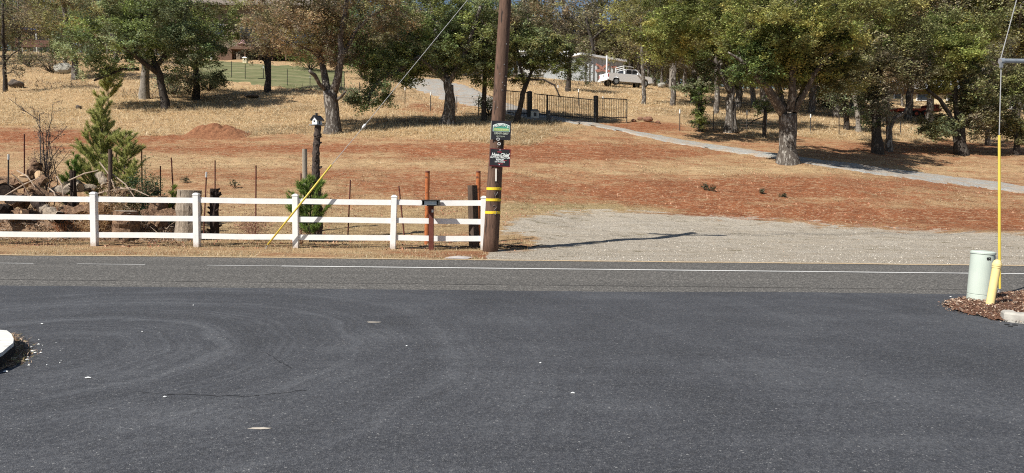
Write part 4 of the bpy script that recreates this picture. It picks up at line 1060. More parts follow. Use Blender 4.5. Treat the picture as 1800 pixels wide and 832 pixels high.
stump(128, 345, 128, 300, 10, 19.3, CHAR, 'slim charred snag standing in the log pile', CHAR, .4, knots=8)
log(285, 376, 18.8, .95, .15, .05, 0, LOGB, 'horizontal brown log lying low between two stumps under the top rail')
log(12, 338, 19.8, .55, .19, -1.2, .1, LOGG, 'large dark-ended log at the far left of the pile', CHAR)
log(30, 352, 19.0, .7, .17, -1.35, 0, LOGB, 'log with a round dark cut end behind the black stake', CHAR)
log(58, 338, 19.5, 1.0, .13, .9, .9, LOGB, 'orange-brown split log leaning steeply in the left of the pile')
log(70, 320, 19.8, .7, .10, 2.2, .8, LOGC, 'pale peeled log pointing up left in the pile')
log(44, 317, 20.0, .35, .14, -1.2, .2, LOGC, 'round pale log end high on the left of the pile')
log(95, 345, 19.2, 1.2, .12, .4, -.35, LOGB, 'brown log sloping down right in the middle of the pile')
log(118, 333, 19.8, .95, .13, -.25, .2, LOGG, 'grey weathered log lying on top of the pile near its middle')
log(140, 326, 20.0, .8, .10, .3, -.3, LOGG, 'grey log sloping behind the young pine foot')
log(180, 315, 20.0, .55, .11, -.7, -.6, LOGG, 'short squared grey timber at the right of the young pine')
log(92, 377, 18.6, .9, .15, -.6, -.25, LOGG, 'log with a big black hollow end under the top rail left of the second post', CHAR)
log(33, 377, 18.7, .55, .14, -.4, .15, LOGB, 'short brown log under the top rail near the left edge')
log(5, 372, 18.6, .5, .16, -1.4, 0, CHAR, 'blackened log end under the top rail at the left edge', CHAR)
log(150, 372, 18.9, 1.1, .17, .1, .0, LOGB, 'thick reddish log under the top rail touching the second post', CHAR)
log(215, 338, 19.8, .5, .10, .4, .1, LOGB, 'small log with a dark end right of the dark wooden post', CHAR)
log(262, 338, 19.9, .55, .11, -.3, .15, LOGB, 'small brown log before the dark green bush')
log(70, 362, 18.9, .8, .12, 2.6, .5, CHAR, 'black charred log leaning in the lower pile')
log(60, 300, 20.2, .5, .16, .6, 1.2, LOGB, 'upended brown root chunk at the top of the pile', CHAR)
log(20, 322, 20.2, .9, .17, .1, 0, LOGB, 'big brown log at the back left of the pile')
# heap of dry brush and bark under and between the logs
hp = P(150, 372, 19.3)
mb = MB(); vs = []; fs = []
K = 60
for i in range(K + 1):
    for j in range(13):
        u = -60 + 390 * i / K; x = P(u, 380, 19.4).x; y = 18.5 + 1.9 * j / 12
        env = math.sin(math.pi * j / 12) ** .6 * (.66 if u < 230 else .36) * min(1, (330 - u) / 60) * (1.0 if u > 40 else .9)
        vs.append((x, y, gz(x, y) - .03 + env * (.6 + .8 * float(vnoise(x, y, .35, 81))) + .08 * float(vnoise(x, y, .1, 82)) * env))
for i in range(K):
    for j in range(12): a_ = i * 13 + j; fs.append((a_, a_ + 13, a_ + 14, a_ + 1))
heap = thing('brush_heap', (hp.x, 19.4, gz(hp.x, 19.4)), 'long heap of bark, leaves and sticks under the logs behind the white fence', 'debris heap')
MB().add(vs, fs).build('bark_litter', rough_mat('bark_litter', (.13, .08, .055), (.40, .27, .17), 9, .95, 1, dist=.05), heap)
pts = []
vv = np.array(vs); 
idx = rng.integers(0, len(vv), 30000); pc = vv[idx] + rng.normal(size=(30000, 3)) * (.06, .06, .03) + (0, 0, .03)
ca = np.array([(.45, .32, .21), (.33, .21, .13), (.58, .45, .32), (.2, .12, .08), (.5, .28, .15), (.40, .36, .3)]); cc_ = ca[rng.integers(0, 6, 30000)] * (.7 + .6 * rng.random(30000))[:, None]
link('dry_leaves', npmesh('dry_leaves', leaf_verts(pc, .055, .35, .1) - np.array(parent_loc(heap)), 4, cc_, leaf_mat('dry_blades')), heap)
mb = MB()
for k in range(420):
    c = Vector(vs[rnd.randrange(len(vs))]) + Vector((0, -.05, .06)); an = rnd.random() * 6.28; L = rnd.uniform(.15, .55); d_ = Vector((math.cos(an), math.sin(an) * .5, rnd.uniform(-.2, .7))) * L
    mb.tube([c, c + d_ * .5 + Vector((rnd.gauss(0, .05), 0, rnd.gauss(0, .04))), c + d_], [.012, .009, .003], 5, caps=False)
STK = rough_mat('pale_sticks', (.30, .22, .16), (.52, .42, .33), 9, .9, .3)
mb.build('sticks', STK, heap)
for (u0, v0, u1, v1) in ((85, 330, 100, 355), (196, 305, 240, 352), (175, 285, 205, 340), (30, 300, 62, 330), (120, 318, 172, 300), (8, 345, 70, 312), (140, 350, 230, 330), (55, 350, 20, 305), (100, 310, 112, 350), (205, 330, 262, 345)):
    MB().tube([P(u0, v0, 19.1), P((u0 + u1) / 2 + 3, (v0 + v1) / 2 - 4, 19.0), P(u1, v1, 18.9)], [.018, .018, .010], 6).build('long_branch', STK, heap)
# straw-brown bale-like tuft by the second post
def shrub(u, v, d, rpx, hpx, n, leaf, cols, label, cat='shrub', name='shrub', stems=14, stemm=None, asp=.5, up=.3, shape=1.0, group=None, stemr=.01):
    zt0 = P(u, v - hpx, d).z; c = P(u, v, d); c.z = gz(c.x, d); s = d / F; R = rpx * s; Hh = max(zt0 - c.z, hpx * s * .6)
    o = thing(name, c, label, cat, group); mb = MB(); ends = []
    for k in range(stems):
        an = rnd.random() * 6.28; q = rnd.random() ** .6; e = c + Vector((math.cos(an) * R * q, math.sin(an) * R * q, Hh * (1 - .55 * q * q * shape) * rnd.uniform(.75, 1.05)))
        m1 = c.lerp(e, .5) + Vector((rnd.gauss(0, R * .1), rnd.gauss(0, R * .1), 0))
        mb.tube([c, m1, e], [stemr, stemr * .7, stemr * .3], 4, caps=False); ends += [(m1, .8), (e, 1), (m1.lerp(e, .5), 1)]
        for j in range(3):
            p_ = m1.lerp(e, rnd.random()); e2 = p_ + Vector((rnd.gauss(0, R * .25), rnd.gauss(0, R * .25), rnd.gauss(.06, .06) * Hh * 2)); mb.tube([p_, e2], [stemr * .4, stemr * .2], 3, caps=False); ends.append((e2, 1))
    mb.build('stems', stemm or BARKD(), o)
    if n:
        ea = np.array([tuple(e[0]) for e in ends]); p_ = ea[rng.integers(0, len(ea), n)] + rng.normal(size=(n, 3)) * R * np.array([.16, .16, .13])
        p_[:, 2] = np.maximum(p_[:, 2], c.z + .02)
        ca = np.array(cols); cc = ca[rng.integers(0, len(ca), n)] * (.7 + .6 * rng.random(n))[:, None]
        link('foliage', npmesh('foliage', leaf_verts(p_, leaf, asp, up) - np.array(c), 4, cc, leaf_mat()), o)
    return o
GR = PAL['green']; DK = PAL['dark']
shrub(255, 352, 19.6, 36, 54, 5200, .045, [(.05, .10, .045), (.075, .13, .06), (.035, .07, .03)], 'round dark green leafy bush behind the log pile', 'bush', 'bush', 26)
shrub(112, 395, 18.5, 22, 40, 0, .04, GR, 'tangle of bare reddish twigs in the log pile under the top rail', 'twigs', 'twig_bundle', 20, rough_mat('red_twig', (.25, .1, .05), (.4, .2, .1), 9, .9, 0))
shrub(170, 388, 18.6, 30, 36, 3500, .07, [(.45, .27, .12), (.55, .38, .2), (.3, .15, .07)], 'dense clump of orange-brown dead grass by the second fence post', 'dead grass', 'dead_grass_clump', 30, rough_mat('straw_stem', (.45, .3, .16), (.58, .42, .25), 9, .9, 0), .12, 0)
shrub(200, 350, 19.2, 38, 36, 2600, .06, [(.58, .44, .28), (.66, .52, .36), (.38, .24, .14)], 'heap of pale dry leafy prunings right of the second fence post', 'dead leaves', 'prunings_pile', 24, rough_mat('straw_stem', (.45, .3, .16), (.58, .42, .25), 9, .9, 0), .3, 0)
shrub(530, 415, 18.2, 24, 14, 300, .03, [(.25, .15, .1)], 'low reddish dead weed before the fence wire right of the third post', 'weed', 'dead_weed', 18, rough_mat('weed_stem', (.30, .15, .10), (.42, .24, .16), 9, .9, 0), stemr=.005)
shrub(447, 405, 18.9, 38, 36, 2200, .035, [(.32, .17, .12), (.42, .27, .2), (.24, .12, .08)], 'round reddish brown dried weed in the middle bay of the white fence', 'weed', 'dead_weed', 30, rough_mat('weed_stem', (.30, .15, .10), (.42, .24, .16), 9, .9, 0), stemr=.005)
for (u, v, r_, h_, lab) in ((1238, 334, 9, 12, 'left sprig of the pair of dark green weeds on the red soil'), (1250, 336, 10, 9, 'right sprig of the pair of dark green weeds on the red soil'), (1340, 341, 7, 9, 'lone small grey-green weed on the red soil right of the pair'), (411, 331, 8, 14, 'small green weed in the straw field left of the grey wooden post'), (325, 322, 9, 12, 'small grey-green weed in the field behind the broad stump'), (1377, 347, 8, 7, 'faint dry sprig furthest right on the red soil')):
    g = ground(u, v); shrub(u, v, g.y, r_, h_, 160, .06, [(.08, .09, .05), (.13, .12, .07), (.05, .06, .03)], lab, 'weed', 'weed', 9, stemr=.006)
# bare dead sapling left
def bare(u, v, d, hpx, spread, n, label, m_, lean=0, name='dead_shrub', dense=0, lcol=None, depth_levels=3):
    c = P(u, v, d); c.z = gz(c.x, d); s = d / F; o = thing(name, c, label, 'shrub'); mb = MB(); tips = []
    def br(p, dr, L, r, lv):
        e = p + dr * L; mid = p.lerp(e, .5) + Vector((rnd.gauss(0, 1), rnd.gauss(0, 1), 0)) * L * .06
        mb.tube([p, mid, e], [r, r * .8, r * .5], 5, .1, caps=False); tips.append(e)
        if lv > 0:
            for k in range(rnd.choice((3, 4, 5))):
                f = rnd.uniform(.25, 1); q = p.lerp(e, f); nd = (dr * .8 + Vector((rnd.gauss(0, 1), rnd.gauss(0, 1), rnd.gauss(.1, .6))) * .5).normalized(); br(q, nd, L * rnd.uniform(.16, .36), r * .5, lv - 1)
    for k in range(n): br(c - Vector((0, 0, .1)), Vector((rnd.gauss(lean, spread), rnd.gauss(0, spread), 1)).normalized(), hpx * s * rnd.uniform(.6, 1.0), rnd.uniform(.014, .028), depth_levels)
    mb.build('branches', m_, o)
    if dense:
        ta = np.array([tuple(t_) for t_ in tips]); p_ = ta[rng.integers(0, len(ta), dense)] + rng.normal(size=(dense, 3)) * .05
        ca = np.array(lcol); link('dead_leaves', npmesh('dead_leaves', leaf_verts(p_, .04, .5) - np.array(c), 4, ca[rng.integers(0, len(ca), dense)], leaf_mat('dry_blades')), o)
    return o
bare(84, 335, 20.6, 215, .035, 7, 'leafless grey sapling with tangled dark twigs left of the young pine', rough_mat('grey_twig', (.06, .05, .045), (.20, .17, .155), 9, .9, .3), dense=2600, lcol=[(.10, .07, .06), (.16, .12, .1)])

# ---------------------------------------------------------------- young pines
PINE = [(.48, .48, .16), (.38, .42, .13), (.58, .56, .22), (.26, .31, .10)]
def pine(u, v, d, utop, vtop, rpx, label, n=60, nl=.13, cols=PINE, shape=1.0, name='pine_tree', dens=150, rise=.5, bar_=None, group=None, low=.08):
    c = P(u, v, d); c.z = gz(c.x, d); t = P(utop, vtop, d); s = d / F; R = rpx * s
    o = thing(name, c, label, 'pine', group); dens *= .8; n = int(n * .8); mb = MB(); mb.tube([c - Vector((0, 0, .1)), c.lerp(t, .5), t - Vector((0, 0, .1))], [.02 + .010 * (t - c).length, .02, .008], 7)
    A_, B_ = [], []
    for k in range(n):
        f = low + (1 - low) * (k + rnd.random()) / n; an = rnd.random() * 6.28 + k * 2.4
        p = c.lerp(t, f); L = R * (1 - f) ** .52 * rnd.uniform(.45, 1.45) * shape + .06
        if f < .2: L *= .75
        d_ = Vector((math.cos(an), math.sin(an), rise * rnd.uniform(.5, 1.3))).normalized(); e = p + d_ * L + Vector((0, 0, L * .18))
        mb.tube([p, p + d_ * L * .6, e], [.010, .008, .004], 4, caps=False)
        segs = [(p + d_ * L * .25, e)]
        for j in range(int(2 + L * 6)):
            q = p.lerp(e, rnd.uniform(.25, .9)); e2 = q + (d_ + Vector((rnd.gauss(0, .5), rnd.gauss(0, .5), rnd.uniform(.1, .7)))).normalized() * L * rnd.uniform(.2, .4); segs.append((q, e2)); mb.tube([q, e2], [.005, .003], 3, caps=False)
        for a_, b_ in segs:
            m_ = max(6, int(dens * (b_ - a_).length))
            ff = rng.random(m_)[:, None]; A_.append(np.array(a_) * (1 - ff) + np.array(b_) * ff); B_.append(np.repeat(np.array((b_ - a_).normalized())[None], m_, 0))
    mb.build('trunk', BARKD(), o, smooth_=True)
    A_ = np.concatenate(A_); B_ = np.concatenate(B_); n_ = len(A_)
    dr = B_ * .8 + rng.normal(size=(n_, 3)) * .55 + (0, 0, .25); dr /= np.linalg.norm(dr, axis=1)[:, None]
    sd = np.cross(dr, rng.normal(size=(n_, 3))); sd /= np.linalg.norm(sd, axis=1)[:, None]; wd = .0065 * (d / 20)
    L_ = (nl * (.6 + .6 * rng.random(n_)))[:, None]
    v_ = np.empty((n_, 3, 3)); v_[:, 0] = A_ - sd * wd; v_[:, 1] = A_ + sd * wd; v_[:, 2] = A_ + dr * L_
    ca = np.array(cols); link('needles', npmesh('needles', v_.reshape(-1, 3) - np.array(c), 3, ca[rng.integers(0, len(ca), n_)] * (.75 + .5 * rng.random(n_))[:, None], leaf_mat()), o)
pine(176, 350, 20.6, 180, 180, 46, 'tall young pine of bright green rising behind the log pile', 125, nl=.12, dens=520, rise=1.15)
pine(212, 350, 20.4, 222, 236, 44, 'lower bushy young pine right of the tall one behind the dark wooden post', 110, nl=.12, dens=380, rise=.7)
pine(128, 345, 20.0, 130, 274, 26, 'small bright green pine left of the tall young pine', 34, dens=450, cols=[(.17, .26, .05), (.12, .2, .04)], rise=1.1)
pine(305, 356, 19.8, 302, 330, 16, 'tiny yellow-green pine seedling left of the broad stump', 20, dens=500, cols=[(.25, .30, .06), (.18, .24, .05)], rise=1.2, low=.0)
pine(545, 420, 18.7, 547, 316, 42, 'young green pine wrapped round the birdhouse trunk', 60, dens=420, cols=[(.26, .38, .08), (.18, .28, .06), (.34, .42, .11), (.1, .17, .05)], rise=.9, low=.02, shape=1.0)
gp = ground(190, 186)
pine(190, 186, gp.y, 190, 118, 24, 'slender young pine up the slope directly above the tall roadside pine', 40, nl=.22, dens=170, rise=.8)

# ================================================================ the slope: mound, rocks
def rock(u, v, wpx, hpx, label, m_, name='boulder', group=None, cat='rock', sq=.8, sink=.15):
    g = ground(u, v); s = g.y / F; bm = bmesh.new(); bmesh.ops.create_icosphere(bm, subdivisions=3, radius=1)
    sd = rnd.random() * 100
    for q in bm.verts:
        c = q.co.copy(); k = 1 + .35 * (float(vnoise(c.x * 1.3 + sd, c.y * 1.3 + c.z, .8, 3)) - .5) + .2 * (float(vnoise(c.x * 3 + c.z * 2, c.y * 3 + sd, .6, 4)) - .5)
        q.co = Vector((c.x * wpx * s / 2 * k, c.y * wpx * s / 2 * sq * k, (c.z * (1 - sink) + 1 - 2 * sink) * hpx * s / 2 * k))
    me_ = bpy.data.meshes.new(name); bm.to_mesh(me_); bm.free(); me_.materials.append(m_)
    o = bpy.data.objects.new(name, me_); COL.objects.link(o); o.location = g; o.rotation_euler = (0, 0, rnd.uniform(-.3, .3)); return tag(o, label, cat, group)
ROCKP = rough_mat('pale_lichen_rock', (.26, .25, .22), (.42, .41, .36), 3, .95, .8, dist=.08)
ROCKD = rough_mat('dark_rock', (.07, .06, .05), (.16, .13, .11), 3, .95, .8, dist=.08)
ROCKR = rough_mat('red_rock', (.17, .09, .06), (.33, .18, .12), 3, .95, .8, dist=.08)
rock(112, 130, 30, 22, 'pale lichened boulder by the whitish trunk up the left slope', ROCKP)
rock(29, 154, 26, 16, 'dark boulder with a white fleck in the brush at the far left', ROCKD)
rock(1163, 155, 14, 12, 'small grey boulder in the dry grass left of the pale trunk', ROCKP)
rock(138, 192, 10, 9, 'small half-buried stone in the straw left of the upper young pine', ROCKD)
rock(443, 172, 26, 8, 'flat dark fallen trunk-like rock in the straw above the dirt mound', ROCKD)
for u, v, w_, h_, lab in ((1139, 214, 18, 11, 'largest rusty boulder on the dirt bank right of the metal fence'), (1125, 212, 10, 8, 'middle rusty stone on the bank right of the metal fence'), (1114, 214, 9, 6, 'leftmost rusty stone on the bank right of the metal fence'), (1156, 217, 9, 6, 'rightmost small rusty stone on the bank right of the metal fence')):
    rock(u, v, w_, h_, lab, ROCKR)
# dirt mound
g = ground(383, 240); s = g.y / F
vs = []; fs = []; nx_, ny_ = 90, 24
for i in range(nx_ + 1):
    for j in range(ny_ + 1):
        x = g.x + (i / nx_ - .5) * 125 * s; y = g.y + .2 + (j / ny_ - .5) * 2.4
        e = max(0, math.sin(math.pi * i / nx_)) ** 1.5 * math.sin(math.pi * j / ny_); e += .35 * math.exp(-((i / nx_ - .2) / .1) ** 2) * math.sin(math.pi * j / ny_) ** 2
        vs.append((x, y, gz(x, y) - .04 + e * (18 * s) * (.75 + .5 * float(vnoise(x, y, .7, 91))) + .12 * e * float(vnoise(x, y, .16, 92))))
for i in range(nx_):
    for j in range(ny_): a_ = i * (ny_ + 1) + j; fs.append((a_, a_ + ny_ + 1, a_ + ny_ + 2, a_ + 1))
tag(MB().add(vs, fs).build('dirt_mound', rough_mat('mound_soil', (.17, .07, .035), (.36, .17, .085), 9, .95, 1, dist=.06), loc=(0, 0, 0)), 'low mound of loose red dirt at the foot of the dry grass slope', 'dirt pile')
# red bank by the gate
g = ground(1150, 226)

# ================================================================ gate and metal fences
GT = BLACKM
def railing(parent, ub, vb, ut, vt, n, m_, topv=None, dpth=None, postn='picket'):
    """panel between two ground pixels; tops given by pixel rows"""
    pass
def gate_panel(name, u0, v0, u1, v1, vt0, vt1, d0, d1, npick, label, cat, bars_part='pickets', bot=.08):
    a = P(u0, v0, d0); b_ = P(u1, v1, d1); at_, bt_ = P(u0, vt0, d0), P(u1, vt1, d1)
    o = thing(name, (a + b_) / 2, label, cat); mb = MB(); fr = MB()
    for k in range(npick + 1):
        f = k / npick; lo = a.lerp(b_, f); hi = at_.lerp(bt_, f); mb.tube([lo, hi], .014, 4, sq=True)
    fr.tube([at_, bt_], .03, 4, sq=True); fr.tube([a.lerp(at_, bot), b_.lerp(bt_, bot)], .03, 4, sq=True)
    mb.build(bars_part, GT, o); fr.build('frame', GT, o); return o
gd0 = ground(930, 207).y; gd1 = ground(1047, 216).y
print('gate depths', gd0, gd1)
gpn = gate_panel('metal_gate', 939, 203, 1044, 212, 165, 176, gd0, gd1, 34, 'long black metal swing gate of upright bars across the driveway', 'gate')
aa_ = P(962, 205, gd0 + (gd1 - gd0) * .2); bb_ = P(962, 167.5, gd0 + (gd1 - gd0) * .2); MB().tube([aa_, bb_], .045, 4, sq=True).build('stile', GT, gpn)
gate_panel('metal_fence', 872, 200, 928, 203, 158, 163, gd0 - .1, gd0, 20, 'black metal bar fence left of the gate, partly behind the utility pole', 'fence')
fr_ = gate_panel('metal_fence', 1050, 211, 1102, 209, 172.5, 175, gd1, gd1 + 1.2, 17, 'brown-black metal bar fence section right of the gate', 'fence')
a = P(1102, 210, gd1 + 1.2); t = P(1102, 174, gd1 + 1.2); MB().tube([a - Vector((0, 0, .3)), t], .035, 4, sq=True).build('end_post', GT, fr_)
for u, v0, v1, d, w_, lab in ((931, 208, 162, gd0, 7, 'thick black gate post at the left end of the gate'), (1047.5, 217, 170, gd1, 6.5, 'thick black gate post at the right end of the gate')):
    a = P(u, v0, d); t = P(u, v1, d); o = thing('gate_post', a, lab, 'post', 'black gate posts'); r = w_ * d / F / 2
    MB().tube([a - Vector((0, 0, .3)), t], r * 1.3, 4, sq=True).build('shaft', GT, o); MB().tube([t, t + Vector((0, 0, .06))], [r * 1.55, r * .8], 4, sq=True).build('cap', GT, o)
g = ground(940, 208); s = g.y / F; kb = thing('control_box', g, 'pale grey gate opener box with sloped lid at the left gate post', 'control box')
MB().box(g + Vector((0, 0, 5 * s)), (14 * s, 12 * s, 13 * s)).build('body', rough_mat('pale_box', (.48, .50, .50), (.6, .62, .6), 8, .6, .1), kb, bevel=.01)
MB().box(g + Vector((0, 0, 13.2 * s)), (16 * s, 14 * s, 4 * s), None, .55).build('lid', GREYM, kb)
MB().box(g + Vector((.02, -6.5 * s, 6 * s)), (4 * s, .02, 6 * s)).build('keypad', BLACKM, kb)
g = ground(964, 215); s = g.y / F; kb = thing('bollard', g, 'short square black post before the gate with a small lens', 'bollard')
MB().box(g + Vector((0, 0, 9 * s)), (7 * s, 7 * s, 20 * s)).build('shaft', BLACKM, kb, bevel=.01); MB().box(g + Vector((1 * s, -3.7 * s, 13 * s)), (2 * s, .02, 2 * s)).build('lens', GREYM, kb)
MB().box(g + Vector((0, 0, 19.5 * s)), (8 * s, 8 * s, 1.2 * s)).build('cap', BLACKM, kb)
for u, v, lab in ((977, 217, 'left of two little black path lamps beside the driveway'), (983.5, 218, 'right of two little black path lamps beside the driveway')):
    g = ground(u, v); s = g.y / F; o = thing('path_lamp', g, lab, 'lamp', 'path lamps by the driveway')
    MB().tube([g - Vector((0, 0, .1)), g + Vector((0, 0, 5.5 * s))], .018, 6).build('stake', BLACKM, o); MB().lathe([(.05, 5.3 * s), (.085, 5.5 * s), (.06, 6.5 * s), (.01, 7.6 * s)], g, 12).build('hood', BLACKM, o)

# ---------------------------------------------------------------- stake fences with white tips on the slope
def stake_fence(label, pts, m_=None, wires=4, mesh=False):
    base = [ground(u, v) for u, v, vt, w_ in pts]; tops = [P(p[0] + 0, p[2], b_.y) for p, b_ in zip(pts, base)]
    o = thing('wire_fence', base[0], label, 'fence')
    for (u, v, vt, w_), a, t in zip(pts, base, tops):
        r = .028 * max(1, a.y / 60); po = MB().tube([a - Vector((0, 0, .2)), t], r, 4, sq=True).build('stake', m_ or BLACKM, o)
        if w_: L = (t - a); MB().tube([t - L * .18, t + L * .01], r * 1.5, 6).build('white_tip', LET, po)
    mb = MB()
    for k in range(wires):
        f = .2 + .75 * k / (wires - 1)
        mb.tube([a.lerp(t, f) for a, t in zip(base, tops)], .006, 3, caps=False)
    mb.build('wires', RUSTW, o); return o
stake_fence('wire stake fence along the lower edge of the green lawn to the upper driveway', [(40, 112, 86, 1), (73, 104, 88, 0), (290, 142, 118, 0), (345, 140, 112, 0), (407, 137, 108, 0), (431, 140, 113, 0), (463, 140, 116, 1), (505, 152, 122, 0), (545, 158, 133, 1), (600, 165, 138, 0), (632, 172, 145, 0), (712, 182, 154, 1), (757, 196, 162, 1), (803, 200, 170, 0), (841, 204, 172, 0)])
stake_fence('wire stake fence with white-tipped stakes right of the gate, running behind the big oak', [(1102, 212, 180, 0), (1195, 230, 193, 1), (1254.5, 229, 195, 0), (1313, 232, 195, 1), (1348, 234, 197, 0), (1425, 234, 201, 1), (1475, 237, 205, 0), (1583, 236, 214, 0), (1650, 240, 215, 0), (1760, 246, 222, 0), (1850, 252, 226, 0)], wires=6)
stake_fence('far wire stake fence with white-tipped stakes across the grass beyond the pickup', [(981, 177, 150, 1), (1017, 186, 157, 1), (1060, 196, 170, 1)], wires=3)
stake_fence('distant wire stake fence right of the pickup with white-tipped stakes', [(1123, 139, 119, 1), (1147, 141, 121, 1), (1166, 143, 124, 1), (1220, 148, 128, 0), (1240, 150, 130, 0)], wires=3)
# little yellow nest box on a stake by the lawn
g = ground(431, 141); c = P(431, 107, g.y - .05); s = g.y / F
o = thing('nest_box', c - Vector((0, 0, 5 * s)), 'small cream yellow nest box on a lawn fence stake', 'nest box')
MB().box(c, (7 * s, 6 * s, 9 * s)).build('body', rough_mat('cream_box', (.7, .62, .38), (.75, .7, .5), 6, .7, 0), o); MB().box(c + Vector((0, 0, 5.4 * s)), (9 * s, 8 * s, 2 * s), None, .5).build('lid', LET, o)
MB().lathe([(1.2 * s, 0), (1.2 * s, .01)], c + Vector((0, -3.1 * s, 1.5 * s)), 10, Matrix.Rotation(math.radians(90), 3, 'X')).build('entry_hole', BLACKM, o)

# ================================================================ buildings and vehicles up the hill
def corr(name, a, b_, h, parent, m_, rib=.5, dep=.09, th=.1):
    """ribbed wall from a to b (base points), zig-zag in plan"""
    L = (b_ - a); n = max(6, int(L.length / rib)); nn = Vector((L.y, -L.x, 0)).normalized(); vs = []; fs = []
    for k in range(n * 2 + 1):
        p = a + L * (k / (n * 2)) + nn * (dep if k % 2 else 0); vs += [p, p + Vector((0, 0, h if not callable(h) else h(k / (n * 2))))]
    for k in range(n * 2): fs.append((2 * k, 2 * k + 2, 2 * k + 3, 2 * k + 1))
    return MB().add(vs, fs).build(name, m_, parent)
SIL = rough_mat('grey_sheet_metal', (.42, .45, .47), (.56, .59, .61), 3, .5, .05, spec=.4)
PWALL = rough_mat('white_siding', (.46, .46, .45), (.58, .58, .56), 3, .7, .1)
ROOFW = rough_mat('white_roof_metal', (.72, .74, .76), (.82, .83, .84), 3, .5, .05)
# grey shed
n0 = ground(1024, 141); n0 = P(1024, 141, 86.0); f0 = P(1094, 137, 88); l0 = None
bz = min(gz(n0.x, n0.y), gz(f0.x, f0.y)) - .6
shed = thing('shed', Vector((n0.x, n0.y, bz)), 'long grey ribbed metal shed with a white roof edge behind the pickup', 'shed')
hN = P(1024, 97, 86).z - bz; hF = P(1094, 109, 88).z - bz
A0 = Vector((n0.x, n0.y, bz)); B0 = Vector((f0.x, f0.y, bz)); dirw = (B0 - A0).normalized(); nrm_ = Vector((dirw.y, -dirw.x, 0)); back = -nrm_ * 6.0 - dirw * 2.4
C0 = A0 + back; D0 = B0 + back; 
corr('side_wall', A0, B0, lambda f: hN + (hF - hN) * f, shed, SIL); corr('end_wall', C0, A0, hN, shed, rough_mat('dull_sheet_metal', (.26, .28, .29), (.36, .38, .39), 3, .6, .05)); corr('back_wall', D0, C0, lambda f: hF + (hN - hF) * f, shed, SIL); corr('end_wall', B0, D0, hF, shed, SIL)
mb = MB(); o1 = nrm_ * .35; e1 = dirw * .4; up_ = Vector((0, 0, .24)); zN = Vector((0, 0, hN - .02)); zF = Vector((0, 0, hF - .02))
P4 = [A0 - e1 + o1 + zN, B0 + e1 + o1 + zF, D0 + e1 - o1 + zF, C0 - e1 - o1 + zN]
mb.add(P4 + [x_ + up_ for x_ in P4], [(3, 2, 1, 0), (4, 5, 6, 7), (0, 1, 5, 4), (1, 2, 6, 5), (2, 3, 7, 6), (3, 0, 4, 7)]); mb.build('roof', ROOFW, shed)
t0 = A0.lerp(B0, .62) + nrm_ * .12 + Vector((0, 0, hN * .62)); mb = MB()
for k in range(9): mb.box(t0 + dirw * rnd.uniform(-1.6, 1.2) + Vector((0, 0, rnd.uniform(-.35, .45))), (rnd.uniform(.3, .9), .05, rnd.uniform(.12, .3)), Matrix.Rotation(math.atan2(dirw.y, dirw.x), 3, 'Z') @ Matrix.Rotation(rnd.uniform(-.6, .6), 3, 'Y'))
mb.build('wall_ornament', rough_mat('faded_red', (.5, .2, .15), (.6, .35, .28), 5, .7, 0), shed)
# white pole leaning at the shed
a = P(1066, 139, 84); t = P(1067, 98, 84); a.z = gz(a.x, 84); tag(MB().tube([a, t], .10, 8).build('flag_pole', LET), 'plain white pole standing before the grey shed', 'pole')
# pale trailer/building left of the shed
TB = P(955, 140, 93); TB.z = gz(TB.x, 93); s = 93 / F
tr = thing('mobile_home', TB, 'white mobile home half hidden by branches left of the grey shed', 'mobile home')
MB().box(TB + Vector((0, 2, 1.75)), (88 * s, 4, 2.9)).build('walls', PWALL, tr); MB().box(TB + Vector((0, 2, 3.3)), (91 * s, 4.4, .2)).build('roof', ROOFW, tr)
for k, x_ in enumerate((-3.0, -1.6, 2.4)):
    fo = MB().box(TB + Vector((x_, -.03, 2.0)), (.95, .06, .95)).build('window', GREYM, tr); MB().box(TB + Vector((x_, -.07, 2.0)), (.8, .03, .8)).build('pane', BLACKM, fo)
MB().box(TB + Vector((.9, -.04, 1.3)), (.9, .06, 2.0)).build('door', rough_mat('grey_door', (.3, .32, .34), (.36, .38, .4), 5, .6, 0), tr)
MB().box(TB + Vector((0, 2, .1)), (87 * s, 3.9, .8)).build('skirt', GREYM, tr)

# pickup truck
TK = P(1100, 146, 80); TK.z = gz(TK.x, 80) + .05
pk = thing('pickup_truck', TK, 'white pickup truck with a ladder rack parked in the dry grass before the shed', 'pickup truck')
yaw = math.radians(25); RT = Matrix.Rotation(yaw, 3, 'Z')
def T(x, y, z): return TK + RT @ Vector((x, y, z))
fx, fy_ = RT @ X_, RT @ Y_
TW = rough_mat('white_car_paint', (.82, .83, .84), (.84, .85, .86), 2, .25, 0, spec=.6)
TG = rough_mat('dark_glass', (.02, .022, .025), (.03, .03, .035), 2, .1, 0, spec=.7)
TIRE = rough_mat('tyre_rubber', (.02, .02, .02), (.035, .035, .035), 20, .9, .2)
def ext(prof, y0, y1, m_, name, parent, bev=.02): return MB().extrude(prof, T(0, y0, 0), fx, Z_, fy_ * (y1 - y0)).build(name, m_, parent, bevel=bev)
def arch(cx_, r, n=8): return [(cx_ + r * math.cos(math.pi * (1 - k / n)), .42 + r * math.sin(math.pi * (1 - k / n))) for k in range(n + 1)]
lowp = [(-2.85, .55), (-2.85, 1.25), (-.75, 1.25), (.95, 1.25), (1.25, 1.22), (2.6, 1.12), (2.85, 1.0), (2.9, .5)] + [(2.45, .42)] + list(reversed(arch(1.95, .46))) + [(-1.35, .40)] + list(reversed(arch(-1.85, .46))) + [(-2.5, .42)]
for y0, y1 in ((-.98, -.90), (.90, .98)): ext(lowp, y0, y1, TW, 'side_panel', pk, 0)
MB().box(T(-1.8, 0, .72), (2.05, 1.8, .08), RT).build('bed_floor', GREYM, pk)
